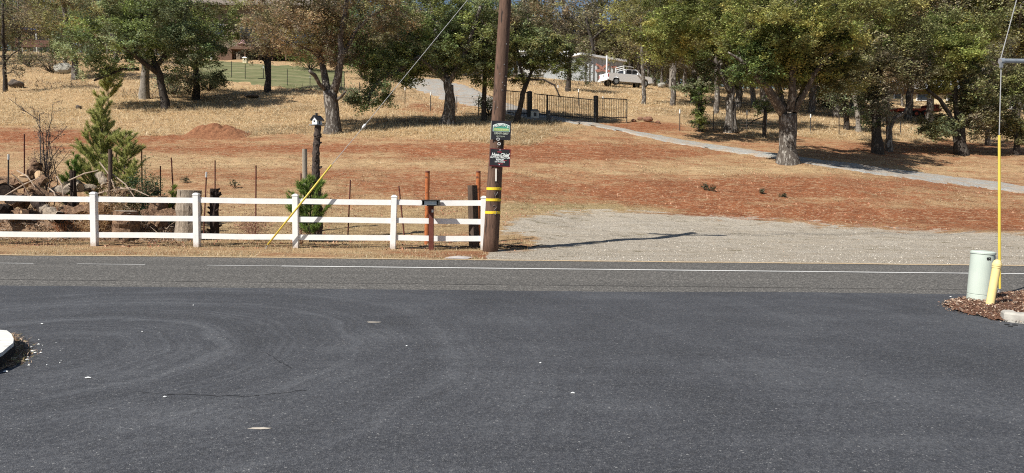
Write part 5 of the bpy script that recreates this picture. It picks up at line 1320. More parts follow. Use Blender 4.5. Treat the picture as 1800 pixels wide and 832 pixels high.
ext([(-.78, .5), (-.78, 1.25), (.95, 1.25), (1.25, 1.22), (2.6, 1.12), (2.82, 1.0), (2.86, .55)], -.9, .9, TW, 'body', pk, .03)
MB().box(T(-2.86, 0, .92), (.06, 1.78, .58), RT).build('tailgate', TW, pk, bevel=.015)
MB().box(T(-2.90, 0, 1.0), (.03, .22, .10), RT).build('tailgate_handle', BLACKM, pk)
MB().box(T(-2.98, 0, .52), (.18, 1.9, .16), RT).build('bumper', LET, pk, bevel=.02); MB().box(T(2.95, 0, .5), (.2, 1.9, .25), RT).build('bumper', LET, pk, bevel=.02)
cabp = [(-.72, 1.25), (-.58, 1.82), (-.45, 1.86), (.75, 1.86), (1.0, 1.78), (1.55, 1.22)]
ext(cabp, -.80, .80, TW, 'cab', pk, .04)
for y_ in (-.83, .81):
    ext([(-.55, 1.30), (-.45, 1.72), (.18, 1.74), (.18, 1.30)], y_, y_ + .02, TG, 'side_window', pk, 0); ext([(.28, 1.30), (.28, 1.74), (.80, 1.72), (1.22, 1.30)], y_, y_ + .02, TG, 'side_window', pk, 0)
mb = MB(); mb.add([T(-.735, -.66, 1.32), T(-.735, .66, 1.32), T(-.63, .6, 1.74), T(-.63, -.6, 1.74)], [(0, 1, 2, 3)]); mb.build('rear_window', TG, pk)
mb = MB(); mb.add([T(1.52, -.7, 1.27), T(1.52, .7, 1.27), T(1.06, .62, 1.78), T(1.06, -.62, 1.78)], [(0, 1, 2, 3)]); mb.build('windscreen', TG, pk)
for y_ in (-.97, .97): MB().box(T(-2.86, y_ * .93, .98), (.10, .14, .34), RT).build('taillight', rough_mat('taillight_red', (.3, .02, .02), (.25, .02, .02), 3, .3, 0), pk)
for y_ in (-.75, .75): MB().box(T(2.88, y_, .85), (.06, .3, .18), RT).build('headlight', GALV, pk)
MB().box(T(2.9, 0, .82), (.04, 1.0, .26), RT).build('grille', BLACKM, pk)
for x_, y_ in ((-1.85, -.82), (1.95, -.82), (-1.85, .82), (1.95, .82)):
    w_ = MB().tube([T(x_, y_ - .12, .40), T(x_, y_ + .12, .40)], .40, 28).build('wheel', TIRE, pk)
    MB().tube([T(x_, y_ - .135, .40), T(x_, y_ + .135, .40)], .24, 20).build('rim', GALV, w_)
MB().box(T(.85, -1.05, 1.35), (.12, .18, .2), RT).build('mirror', TW, pk)
mb = MB()
for y_ in (-.85, .85): mb.tube([T(-.85, y_, 1.25), T(-.85, y_, 2.12)], .035, 6)
for z_ in (1.9, 2.12): mb.tube([T(-.85, -.88, z_), T(-.85, .88, z_)], .035, 6)
mb.tube([T(-.85, -.85, 2.12), T(.4, -.85, 2.05)], .03, 6); mb.build('ladder_rack', LET, pk)

# house on the left hill with deck
HS = rough_mat('cream_stucco', (.20, .16, .12), (.27, .22, .165), 3, .9, .1)
HB = rough_mat('brown_deck_wood', (.11, .065, .045), (.19, .12, .085), 6, .85, .2, (1, 1, 4))
RF = rough_mat('brown_shingles', (.16, .13, .11), (.26, .22, .18), 8, .9, .4)
BLUG = rough_mat('blue_dark_glass', (.03, .045, .09), (.05, .07, .12), 3, .15, 0, spec=.6)
hd = 88; HP = P(440, 110, hd); HP.z = gz(HP.x, hd) - .5; s = hd / F
hs_ = thing('house', HP, 'large cream house with a raised brown timber deck above the green lawn', 'house')
x0 = P(292, 60, hd).x; x1 = P(585, 60, hd).x; zt_ = P(440, 12, hd).z; zb = HP.z
MB().box(((x0 + x1) / 2, hd + 5, (zb + zt_) / 2), (x1 - x0, 9, zt_ - zb)).build('walls', HS, hs_)
mb = MB(); xm = (x0 + x1) / 2; W2 = (x1 - x0) / 2 + .7
mb.extrude([(-5.8, 0), (5.8, 0), (5.8, .2), (0, 2.4), (-5.8, .2)], Vector((x0 - .7, hd + 5, zt_)), Y_, Z_, Vector((2 * W2, 0, 0))); rfo = mb.build('roof', RF, hs_)
MB().box((xm + 4, hd + 3, zt_ + 2), (1.0, 1.0, 2.2)).build('chimney', HS, rfo)
def win(u0, v0, u1, v1, glass=TG):
    a = P(u0, v1, hd + .46); b_ = P(u1, v0, hd + .46); c = (a + b_) / 2
    w_ = MB().box(c, (b_.x - a.x + .25, .08, b_.z - a.z + .25)).build('window', GREYM, hs_); MB().box(c + Vector((0, -.05, 0)), (b_.x - a.x, .04, b_.z - a.z)).build('pane', glass, w_)
win(515, 56, 540, 76, BLUG); win(545, 56, 562, 76, BLUG); win(320, 42, 340, 60); win(372, 44, 392, 62); win(425, 50, 446, 78); win(460, 50, 485, 80)
dz = P(440, 84, hd - 2).z; dx0 = P(408, 84, hd - 2).x; dx1 = P(530, 84, hd - 2).x
MB().box(((dx0 + dx1) / 2, hd - 1.1, dz - .15), (dx1 - dx0, 3.2, .32)).build('deck', HB, hs_)
for f in np.linspace(0, 1, 6): x = dx0 + .1 + (dx1 - dx0 - .2) * f; MB().box((x, hd - 2.5, (dz + zb) / 2), (.16, .16, dz - zb)).build('deck_post', HB, hs_)
mb = MB()
for k in range(40): x = dx0 + (dx1 - dx0) * k / 39; mb.box((x, hd - 2.6, dz + .5), (.04, .04, 1.0))
mb.box(((dx0 + dx1) / 2, hd - 2.6, dz + 1.02), (dx1 - dx0, .09, .06)); mb.build('deck_railing', HB, hs_)
mb = MB(); gx = P(372, 108, hd - 2).x; gzz = P(372, 109, hd - 2).z; n = 9
for k in range(n):
    f = k / n; x = gx + (dx0 - gx) * (f + .5 / n); z = gzz + (dz - gzz) * (k + 1) / n; mb.box((x, hd - 1.6, (z + gzz) / 2 - .3), ((dx0 - gx) / n, 1.6, z - gzz + .6))
mb.build('stairs', HB, hs_)
MB().box(((dx0 + dx1) / 2, hd + .46, (dz + zb) / 2), (dx1 - dx0, .1, dz - zb - .4)).build('undercroft_shade_panel', rough_mat('under_deck_shade', (.03, .022, .018), (.05, .04, .03), 4, .9, 0), hs_)  # dark panel put in as the shade beneath the deck
c = P(427, 78, hd - 1.6); c.z = dz
ck = thing('patio_parasol', c, 'small folded pale pink parasol on the house deck', 'parasol')
MB().tube([c, c + Vector((0, 0, 1.0))], .04, 6).build('pole', LET, ck); MB().lathe([(.75, .35), (.35, .55), (.2, .9), (.03, 1.15)], c, 12).build('canopy', rough_mat('pink_cloth', (.62, .35, .40), (.7, .45, .48), 5, .8, 0), ck)
c = P(373, 98, 84); c.z = gz(c.x, 84); tag(MB().tube([c, c + Vector((0, 0, 26 * 84 / F))], .2, 10).build('white_column', LET), 'thick white column at the foot of the deck stairs', 'column')

# blue-roofed gazebo left
gd = 100; gc = P(62, 74, gd); gc.z = gz(gc.x, gd); s = gd / F; gw = 26 * s / 2
gzb = thing('gazebo', gc, 'gazebo with a dark blue hipped roof and white posts at the upper left', 'gazebo')
rz = P(62, 56, gd).z
MB().box((gc.x, gd, rz + .5), (34 * s, 3.4, 1.15), None, .12).build('roof', rough_mat('blue_roof', (.03, .05, .11), (.05, .07, .15), 4, .6, .1), gzb)
for sx_ in (-1, 1):
    for sy_ in (-1.3, 1.3): MB().tube([(gc.x + sx_ * gw, gd + sy_, gc.z - .3), (gc.x + sx_ * gw, gd + sy_, rz)], .09, 8).build('post', LET, gzb)
MB().box((gc.x, gd + 1.3, (gc.z + rz) / 2), (24 * s, .1, rz - gc.z)).build('back_panel', GREYM, gzb)
a = P(36, 71, 97); tag(MB().add(*(lambda pts: ([p for p in pts], [(2 * i, 2 * i + 2, 2 * i + 3, 2 * i + 1) for i in range(len(pts) // 2 - 1)]))([q for k in range(13) for q in (P(28 + 5 * k, 78, 97 + .05 * k) - Vector((0, 0, .4)), P(28 + 5 * k, 66 + 6 * (1 / (1 + math.exp(-(k - 6) * 1.2))), 97 + .05 * k))])).build('garden_wall', rough_mat('terracotta_wall', (.12, .065, .05), (.19, .11, .085), 5, .9, .2)), 'low red-brown garden wall dipping in a curve before the gazebo', 'wall')
w_ = bpy.data.objects['garden_wall']; md = w_.modifiers.new('s', 'SOLIDIFY'); md.thickness = .25

# house right, seen through the oaks
hd = 106; HP = P(1630, 190, hd); HP.z = gz(HP.x, hd) - .3; s = hd / F
h2 = thing('house', HP, 'low cream yellow house with a grey roof seen through the oaks on the right', 'house')
x0 = P(1545, 160, hd).x; x1 = P(1725, 160, hd).x; zt_ = P(1630, 158, hd).z
MB().box(((x0 + x1) / 2, hd + 4, (HP.z + zt_) / 2), (x1 - x0, 8, zt_ - HP.z)).build('walls', rough_mat('yellow_cream_wall', (.62, .52, .32), (.7, .6, .4), 3, .9, .1), h2)
MB().extrude([(-4.9, 0), (4.9, 0), (4.9, .15), (0, 2.0), (-4.9, .15)], Vector((x0 - .6, hd + 4, zt_)), Y_, Z_, Vector((x1 - x0 + 1.2, 0, 0))).build('roof', rough_mat('pale_grey_roof', (.32, .34, .36), (.42, .44, .46), 3, .7, .1), h2)
for u0, u1 in ((1572, 1584), (1612, 1634), (1665, 1678)):
    a = P(u0, 176, hd - .06); b_ = P(u1, 163, hd - .06); c = (a + b_) / 2
    wv_ = MB().box(c, (b_.x - a.x + .25, .1, b_.z - a.z + .25)).build('window', LET, h2); MB().box(c + Vector((0, -.07, 0)), (b_.x - a.x, .04, b_.z - a.z)).build('pane', TG, wv_)
MB().box(((x0 + x1) / 2, hd - .08, zt_ - .35), (x1 - x0, .14, .7)).build('fascia', HB, h2)
g = P(1795, 190, 104); g.z = gz(g.x, 104); sb = thing('shed', g, 'small white shed among trees at the far right edge', 'shed')
MB().box(g + Vector((0, 1.5, 1.0)), (3.4, 3, 2.4)).build('walls', PWALL, sb); MB().extrude([(-2.0, 0), (2.0, 0), (0, 1.0)], g + Vector((0, -.2, 2.2)), X_, Z_, Vector((0, 3.4, 0))).build('roof', SIL, sb)
MB().box(g + Vector((.3, -.03, .9)), (.9, .06, 1.8)).build('door', GREYM, sb)
# red flatbed trailer
g = ground(1608, 203); s = g.y / F; z0 = P(1608, 194, g.y).z
ft = thing('farm_trailer', g, 'long low red flatbed farm trailer in the straw before the cream house', 'trailer')
RED = rough_mat('faded_red_paint', (.40, .07, .04), (.52, .13, .08), 4, .7, .1)
MB().box((g.x, g.y, z0 - .05), (72 * s, 2.0, .28)).build('deck', RED, ft)
MB().box((g.x + 26 * s, g.y, z0 + .25), (16 * s, 1.6, .5)).build('headboard', rough_mat('dark_red', (.12, .02, .02), (.2, .04, .03), 4, .7, 0), ft)
for x_ in (-8, 8): w_ = MB().tube([(g.x + x_ * s, g.y - 1.12, z0 - .45), (g.x + x_ * s, g.y - .92, z0 - .45)], .36, 20).build('wheel', TIRE, ft); MB().tube([(g.x + x_ * s, g.y - 1.14, z0 - .45), (g.x + x_ * s, g.y - .95, z0 - .45)], .18, 14).build('rim', RED, w_)
MB().tube([(g.x - 36 * s, g.y, z0), (g.x - 46 * s, g.y, z0 - .35)], .06, 6).build('drawbar', RED, ft)

# ================================================================ trees one can tell apart
OB, OD, OP = BARK(), BARKD(), BARKP()
px_tree('broad grey-barked oak with sparse brown foliage standing above the birdhouse', (585, 234),
  [[(585, 234, 27), (584, 205, 23), (583, 180, 24), (580, 160, 24)],
   [(578, 162, 14), (570, 130, 12, .5), (562, 95, 10, .8), (556, 60, 9, 1), (552, 20, 7, 1.2), (560, -40, 5, 1.5)],
   [(586, 162, 15), (594, 135, 13, -.3), (600, 105, 11, -.5), (598, 65, 10, -.6), (606, 25, 8, -.8), (615, -40, 5, -1)],
   [(600, 105, 8, -.4), (612, 80, 7, 0), (625, 55, 6, .5), (650, 30, 5, 1), (680, 15, 4, 1.3)],
   [(574, 160, 8), (562, 148, 7, -.6), (553, 132, 7, -1), (543, 124, 5, -1.2)],
   [(568, 110, 6, .5), (548, 90, 5, 0), (520, 78, 4, -.5), (490, 70, 2, -1)], [(590, 178, 6), (600, 170, 5, -.5), (607, 162, 4, -.8)]],
  [(515, 50, 90, 52, 66, ['brown', 'olive', 'brown'], -.3), (640, 30, 90, 60, 60, ['brown', 'olive'], .3), (570, 30, 60, 40, 22, ['brown', 'olive'], 1), (570, -40, 110, 50, 44, ['brown', 'olive'], 0), (600, 90, 46, 26, 12, ['brown', 'dusk'], 0)],
  leaf=.085, dens=230, clump=.62, twigs=9, barkm=OB)
px_tree('spreading grey-green oak left of centre on the slope, leaning over the dry grass', (291, 192),
  [[(291, 192, 15), (287, 165, 13), (281, 135, 12), (272, 110, 11)],
   [(279, 130, 9), (255, 112, 9, -.8), (232, 92, 8, -1.4), (210, 75, 7, -2), (195, 60, 6, -2.2)],
   [(272, 112, 8), (262, 80, 7, .5), (250, 45, 6, .8), (245, 0, 5, 1)], [(276, 115, 8), (300, 85, 7, .5), (320, 50, 6, 1), (330, 10, 5, 1)],
   [(245, 122, 5, -.5), (215, 122, 4, -1), (190, 132, 4, -1.4), (165, 142, 3, -1.6)]],
  [(190, 75, 80, 48, 46, ['grey', 'green'], -1.2), (270, 45, 80, 60, 52, ['grey', 'green'], 0), (330, 90, 60, 44, 30, ['grey', 'dark'], .6), (230, -10, 120, 40, 44, ['grey', 'olive'], .5), (170, 120, 34, 18, 8, ['grey'], -1.2)],
  leaf=.10, dens=300, clump=.72, barkm=OD)
px_tree('green oak in front of the house stairs, right of the leaning grey-green oak', (345, 176),
  [[(345, 176, 12), (346, 150, 10), (343, 115, 9), (350, 80, 8), (352, 30, 6)], [(345, 125, 6), (325, 100, 5, -.4), (305, 80, 4, -.8)], [(346, 110, 6), (370, 85, 5, .4), (390, 60, 4, .8)]],
  [(352, 75, 58, 40, 34, ['grey', 'green', 'green'], 0), (375, 30, 55, 38, 26, ['green', 'olive'], .8), (320, 20, 50, 34, 20, ['grey', 'olive'], .5), (330, 140, 40, 22, 12, ['grey', 'dusk'], -.5), (375, 140, 22, 14, 5, ['grey', 'olive'], -.5)],
  leaf=.10, dens=260, clump=.7, barkm=OD)
px_tree('pale thick oak trunk with a dark base hidden behind the leaning oak', (254, 174), [[(254, 174, 17), (255, 150, 15), (256, 120, 13), (258, 60, 10), (262, 0, 7)]], [(260, 20, 60, 40, 22, ['olive', 'grey'], .5)], leaf=.12, dens=220, clump=.8, barkm=OP)
px_tree('dark-limbed oak with dense green crown directly left of the utility pole', (788, 222),
  [[(783, 224, 22), (788, 195, 16), (790, 165, 15), (786, 140, 14)], [(795, 222, 10), (797, 190, 9, .1), (793, 150, 8, .1)],
   [(786, 145, 9), (765, 125, 8, -.5), (735, 100, 7, -1), (700, 125, 7, -1.5), (670, 138, 6, -1.8), (650, 165, 5, -2), (645, 190, 3, -2.1)],
   [(786, 142, 10), (775, 95, 9, .6), (765, 50, 8, 1), (755, 0, 6, 1.3)], [(790, 145, 9), (812, 105, 8, -.3), (830, 60, 7, -.6), (845, 10, 5, -1)], [(780, 100, 6, .5), (740, 70, 5, .2), (700, 50, 4, 0)]],
  [(760, 90, 90, 46, 48, ['dark', 'green', 'grey'], 0), (830, 75, 62, 60, 44, ['green', 'grey', 'olive'], .3), (690, 110, 60, 42, 34, ['dark', 'grey', 'green'], -1), (780, 15, 110, 48, 48, ['green', 'olive', 'grey'], .6), (652, 165, 28, 26, 12, ['grey', 'green'], -2), (860, 120, 36, 30, 12, ['green', 'olive'], .3)],
  leaf=.095, dens=330, clump=.68, barkm=OB)
px_tree('slim dark trunk between the forked oak and the utility pole', (850, 213), [[(850, 213, 9), (851, 180, 8), (852, 140, 8), (850, 90, 7), (848, 30, 5)]], [(852, 60, 40, 55, 22, ['green', 'olive'], 1)], leaf=.10, dens=260, clump=.65, barkm=OD)
px_tree('thin dark oak leaning right just beside the pole, before the bar fence', (909, 216),
  [[(908, 217, 11), (913, 195, 9), (920, 165, 9), (928, 140, 8)], [(926, 145, 6), (940, 115, 5), (955, 90, 4, .3), (965, 60, 3, .5)], [(922, 150, 5), (915, 120, 4, -.3), (910, 90, 4, -.3), (905, 50, 3)], [(930, 140, 4), (955, 140, 3, -.5), (975, 150, 3, -.6), (985, 172, 2, -.7)]],
  [(935, 80, 52, 36, 38, ['green', 'grey', 'olive'], 0), (975, 100, 40, 34, 22, ['green', 'olive'], .4), (920, 30, 48, 32, 22, ['grey', 'brown'], .4), (915, 120, 32, 22, 10, ['green', 'olive'], 0)],
  leaf=.095, dens=280, clump=.6, barkm=OD)
px_tree('small short-trunked dark oak with bare brown crown before the house deck', (470, 163), [[(470, 163, 11), (471, 140, 10), (471, 118, 11), (469, 105, 12)], [(467, 108, 7), (455, 92, 5), (440, 75, 4), (425, 60, 3)], [(472, 108, 7), (485, 90, 5), (505, 76, 4), (525, 68, 3)], [(470, 105, 6), (474, 75, 5), (478, 40, 4)]],
  [(475, 62, 58, 36, 38, ['brown', 'dusk', 'brown'], 0), (475, 20, 55, 30, 20, ['brown', 'olive'], 0), (450, 95, 30, 14, 7, ['dusk'], 0)], leaf=.09, dens=150, clump=.62, twigs=11, barkm=OD)
px_tree('great many-stemmed oak with a thick pale trunk standing at the driveway edge', (1384, 287),
  [[(1384, 287, 34), (1384, 262, 29), (1386, 235, 30), (1386, 210, 32), (1385, 200, 30)],
   [(1376, 200, 16), (1362, 175, 15, -.4), (1345, 150, 13, -.8), (1325, 130, 10, -1.2), (1304, 108, 6, -1.5), (1280, 92, 2.5, -1.8)],
   [(1380, 195, 14), (1372, 170, 12, .3), (1362, 140, 11, .6), (1350, 105, 9, .8), (1340, 60, 7, 1)],
   [(1388, 195, 15), (1392, 165, 13, -.3), (1394, 130, 12, -.5), (1396, 90, 10, -.6), (1398, 40, 7, -.8), (1400, -20, 5, -1)],
   [(1395, 195, 15), (1408, 170, 13, .3), (1418, 145, 11, .5), (1425, 110, 9, .8), (1432, 60, 7, 1), (1440, 10, 5, 1)],
   [(1400, 190, 10), (1416, 160, 9, -.3), (1432, 130, 8, -.6), (1450, 105, 7, -.8), (1466, 90, 2.5, -1)]],
  [(1385, 70, 90, 62, 78, ['green', 'yellow', 'green'], -.3), (1450, 85, 66, 50, 40, ['yellow', 'olive', 'green'], -.3), (1370, -5, 120, 50, 54, ['green', 'yellow'], 0), (1470, 10, 80, 45, 34, ['olive', 'yellow'], .3), (1330, 115, 50, 34, 26, ['green', 'dark'], -1), (1400, 130, 52, 24, 16, ['green', 'olive'], .2), (1480, 130, 34, 30, 14, ['olive', 'yellow'], -.2), (1330, 60, 60, 40, 26, ['green', 'yellow'], -1.2), (1410, 35, 90, 45, 34, ['green', 'yellow', 'olive'], -2.6)],  # last clump, set nearer, is added to deepen the driveway shadow
  leaf=.085, dens=360, clump=.6, barkm=OB)
px_tree('bright green oak with a twin pale base left of the great oak', (1285, 233),
  [[(1280, 235, 15), (1283, 200, 13), (1284, 165, 13), (1286, 130, 12)], [(1292, 234, 14), (1290, 215, 10), (1288, 180, 9, .1)], [(1284, 165, 9), (1272, 140, 8, -.4), (1262, 115, 7, -.8)], [(1286, 132, 9), (1300, 95, 7), (1310, 50, 6)], [(1284, 130, 9), (1265, 90, 7, .4), (1245, 55, 6, .7), (1225, 30, 5, 1)]],
  [(1215, 60, 75, 52, 50, ['green', 'yellow', 'green'], -.2), (1290, 50, 75, 60, 54, ['green', 'green', 'dark'], 0), (1250, -10, 110, 46, 44, ['green', 'yellow'], .3), (1180, 85, 36, 26, 14, ['olive', 'yellow'], .2), (1165, 62, 46, 36, 22, ['green', 'yellow'], -6), (1235, 40, 60, 44, 34, ['green', 'yellow'], -6), (1270, 125, 60, 30, 24, ['dark', 'dusk'], .2)],  # the two clumps set far forward are added to shade the driveway
  leaf=.095, dens=360, clump=.66, barkm=OB)
px_tree('small ivy-covered trunk bristling with leaves right of the metal fence', (1231, 232), [[(1231, 232, 9), (1231, 200, 8), (1230, 165, 7), (1228, 135, 5)], [(1229, 160, 3), (1215, 150, 2), (1198, 160, 2)]], [(1230, 175, 13, 44, 14, ['green', 'dark'], 0), (1212, 152, 26, 14, 9, ['grey', 'dusk'], 0), (1232, 212, 11, 16, 5, ['olive', 'dark'], 0)], leaf=.09, dens=220, clump=.42, barkm=OD)
px_tree('thin brown-barked tree with bare branches in front of the pickup', (1132, 183), [[(1132, 183, 7), (1132, 155, 7), (1130, 120, 6), (1128, 80, 5), (1126, 30, 4)], [(1130, 120, 4), (1145, 95, 3), (1160, 80, 2)]], [(1130, 60, 42, 34, 16, ['olive', 'brown', 'yellow'], 0), (1125, 10, 46, 30, 16, ['yellow', 'olive'], 0)], leaf=.11, dens=150, clump=.8, barkm=OB, twigs=9)
px_tree('dark trunk rising straight behind the pickup cab', (1109, 147), [[(1109, 147, 9), (1109, 120, 8), (1108, 80, 7), (1106, 20, 5)]], [(1108, 10, 40, 40, 14, ['dark', 'dusk'], 0)], leaf=.14, dens=150, clump=1.1, barkm=OD)
px_tree('dark slim oak trunk before the left end of the grey shed', (1038, 140), [[(1038, 140, 8), (1040, 110, 7), (1042, 80, 6), (1036, 55, 6), (1030, 30, 5)], [(1040, 70, 4), (1060, 52, 4), (1085, 62, 3)]], [(1040, 30, 46, 22, 7, ['olive', 'dusk'], 0)], leaf=.14, dens=110, clump=1.0, barkm=OD, twigs=9)
px_tree('leaning dark oak with low branches behind the middle of the gate', (1000, 160), [[(998, 160, 9), (1000, 140, 8), (1001, 115, 7), (1003, 80, 5)]], [(1000, 95, 40, 34, 18, ['green', 'olive', 'dusk'], 0), (1010, 130, 24, 18, 7, ['grey'], 0)], leaf=.12, dens=180, clump=.85, barkm=OD)
px_tree('pale smooth trunk standing alone in the straw left of the ivy-covered trunk', (1181, 156), [[(1181, 156, 9), (1181, 130, 8), (1182, 105, 8), (1184, 60, 6)]], [(1185, 70, 40, 36, 14, ['dusk', 'brown'], 0)], leaf=.14, dens=130, clump=1.0, barkm=BARKP(), twigs=9)
px_tree('pale trunk seen between the twin-based oak and the great oak', (1325, 184), [[(1325, 184, 9), (1323, 160, 8), (1320, 130, 8), (1318, 80, 6)]], [(1322, 95, 36, 34, 14, ['dusk', 'olive'], 0)], leaf=.13, dens=140, clump=.95, barkm=BARKP())
px_tree('small green-barked sapling just left of the great oak trunk', (1343, 242), [[(1343, 242, 6), (1344, 215, 6), (1345, 190, 5)], [(1343, 205, 2), (1325, 212, 2), (1313, 222, 1.5)]], [(1345, 190, 16, 16, 7, ['dark', 'green'], 0)], leaf=.08, dens=120, clump=.4, barkm=OD)
px_tree('thick dark shaggy oak with grey-brown crown right of the great oak', (1541, 269), [[(1541, 269, 18), (1541, 240, 16), (1538, 200, 16), (1535, 160, 14)], [(1535, 170, 10), (1520, 140, 8, -.3), (1505, 105, 6, -.6)], [(1537, 165, 10), (1545, 120, 8, .3), (1550, 70, 6, .6)]],
  [(1530, 125, 62, 40, 40, ['dusk', 'brown', 'olive'], 0), (1510, 75, 60, 36, 26, ['olive', 'yellow', 'dusk'], .4), (1560, 60, 60, 45, 30, ['green', 'olive'], .6), (1530, 10, 90, 40, 32, ['olive', 'yellow'], .8), (1535, 190, 26, 34, 14, ['dark', 'dusk'], 0)], leaf=.095, dens=250, clump=.66, barkm=OD, twigs=8)
px_tree('fork-stemmed oak whose right limb curves up, beside the shaggy oak', (1563, 266), [[(1563, 267, 11), (1563, 240, 10), (1563, 222, 10)], [(1562, 224, 7), (1558, 195, 6), (1558, 165, 5), (1556, 130, 4)], [(1564, 226, 8), (1574, 208, 7), (1590, 198, 6), (1600, 182, 5), (1604, 160, 4), (1600, 130, 3)]],
  [(1585, 130, 44, 28, 20, ['dusk', 'brown'], 0), (1600, 100, 40, 26, 14, ['olive', 'dusk'], 0)], leaf=.09, dens=170, clump=.6, barkm=OB, twigs=9)
px_tree('dense green oak with several dark stems at the right, before the red trailer', (1690, 272),
  [[(1691, 273, 18), (1690, 250, 15), (1688, 225, 15)], [(1680, 271, 8), (1681, 250, 8), (1676, 225, 8), (1668, 200, 7, -.4), (1652, 175, 6, -.7), (1630, 158, 5, -1)], [(1688, 228, 9), (1680, 190, 8), (1676, 140, 7)], [(1690, 228, 10), (1698, 190, 8, .4), (1700, 140, 7, .6)], [(1690, 225, 8), (1712, 190, 6, -.3), (1725, 160, 5, -.6)]],
  [(1665, 95, 55, 36, 38, ['green', 'yellow', 'green'], -.3), (1710, 150, 50, 44, 30, ['olive', 'dark', 'dusk'], .2), (1650, 135, 40, 26, 18, ['yellow', 'olive'], -.5), (1655, 225, 34, 24, 12, ['grey', 'olive'], -.4), (1690, 50, 80, 36, 34, ['olive', 'green'], .5), (1720, 205, 34, 32, 14, ['dusk', 'olive'], .2)], leaf=.095, dens=300, clump=.62, barkm=OD)
px_tree('small olive oak at the far right behind the yellow guy guard', (1786, 273), [[(1786, 273, 9), (1787, 245, 8), (1785, 215, 7), (1783, 180, 5)]], [(1780, 190, 42, 40, 28, ['olive', 'green', 'dusk'], 0), (1790, 150, 40, 30, 16, ['olive'], .3), (1785, 228, 26, 16, 6, ['olive'], 0)], leaf=.10, dens=260, clump=.62, barkm=OD)
px_tree('thin pale-footed tree between the dense right oak and the far right olive oak', (1736, 256), [[(1736, 256, 8), (1735, 230, 7), (1732, 190, 6), (1728, 120, 5)]], [(1735, 200, 24, 26, 9, ['grey', 'dusk'], 0), (1735, 110, 48, 50, 22, ['dusk', 'olive'], 0)], leaf=.11, dens=190, clump=.75, barkm=OB)
px_tree('thin trunk behind the wire fence, left of the two beside the shaggy oak', (1488, 228), [[(1488, 228, 9), (1487, 200, 8), (1486, 160, 7)]], [(1480, 160, 40, 30, 16, ['dusk', 'grey'], 0)], leaf=.11, dens=180, clump=.75, barkm=OD)
px_tree('pale leaning trunk behind the wire fence, next to the shaggy oak', (1510, 232), [[(1510, 232, 9), (1508, 210, 8), (1504, 180, 7), (1500, 140, 5)]], [(1500, 150, 36, 30, 14, ['grey', 'dusk'], 0)], leaf=.11, dens=180, clump=.75, barkm=OP)
px_tree('spindly nearly leafless dark tree at the far left edge', (9, 161), [[(9, 161, 7), (8, 120, 6), (6, 80, 5), (5, 20, 4), (8, -30, 3)], [(8, 110, 3), (22, 95, 2), (34, 88, 2)], [(8, 130, 3), (18, 128, 2), (26, 118, 1.5)]], [(15, 40, 34, 46, 15, ['dusk', 'olive'], 0), (22, 110, 20, 22, 6, ['dusk'], 0)], leaf=.10, dens=90, clump=.8, barkm=OD, twigs=12)
px_tree('tall grey-trunked oak with yellowing crown beside the pale boulder', (133, 140), [[(133, 141, 11), (132, 110, 10), (126, 85, 9), (118, 50, 8), (110, 0, 6)], [(124, 80, 5), (105, 60, 4), (85, 50, 3)]], [(110, 35, 62, 40, 28, ['olive', 'brown', 'yellow'], 0), (130, -10, 70, 36, 22, ['olive'], 0), (105, 85, 30, 22, 8, ['olive', 'dark'], 0)], leaf=.12, dens=200, clump=.85, barkm=OB, twigs=9)
px_tree('whitish stub trunk leaning beside the pale boulder at the left', (120, 128), [[(120, 128, 8), (116, 112, 7), (113, 96, 6), (108, 70, 4)]], [(106, 62, 20, 14, 5, ['olive'], 0)], leaf=.12, dens=120, clump=.7, barkm=OP)
# shrubs on the slope
for (u, v, r_, h_, cols, lab) in ((520, 158, 0, 0, None, ''),):
    pass
def slope_bush(u, v, r_, h_, n, cols, lab, leaf=.12):
    g = ground(u, v); shrub(u, v, g.y, r_, h_, n, leaf, cols, lab, 'bush', 'bush', 26, stemr=.03)
slope_bush(545, 124, 44, 48, 5200, [(.16, .22, .05), (.22, .26, .06), (.1, .16, .04)], 'bright yellow-green bush on the lawn left of the brown oak trunk')
slope_bush(300, 168, 40, 34, 1900, PAL['grey'] + PAL['dusk'], 'ragged grey-green brush between the leaning oak and the green oak')
slope_bush(366, 160, 34, 36, 2400, PAL['grey'] + PAL['olive'], 'grey-green scrub oak below the lawn before the house')
slope_bush(90, 128, 34, 40, 1500, PAL['dusk'], 'bare purplish brush left of the pale boulder')
slope_bush(50, 118, 26, 30, 1300, PAL['dusk'] + PAL['olive'], 'grey brush below the small lawn at the upper left')
slope_bush(640, 140, 44, 60, 4200, [(.10, .2, .04), (.14, .26, .05), (.06, .12, .03)], 'vivid green bush behind the brown oak, left of the upper driveway')
slope_bush(722, 132, 40, 55, 4000, [(.10, .2, .04), (.14, .26, .05), (.06, .12, .03)], 'vivid green bush beyond the upper driveway behind the forked oak')
slope_bush(620, 186, 22, 30, 900, PAL['grey'], 'hanging grey-green scrub right of the brown oak trunk')
slope_bush(1455, 190, 40, 34, 2600, PAL['grey'] + PAL['olive'], 'grey-green bush behind the fence right of the great oak')
slope_bush(1640, 245, 34, 26, 1600, PAL['grey'] + PAL['olive'], 'low olive scrub beside the dense right oak stems')
slope_bush(860, 205, 24, 40, 1100, PAL['green'] + PAL['olive'], 'leafy scrub behind the slim trunk left of the pole')

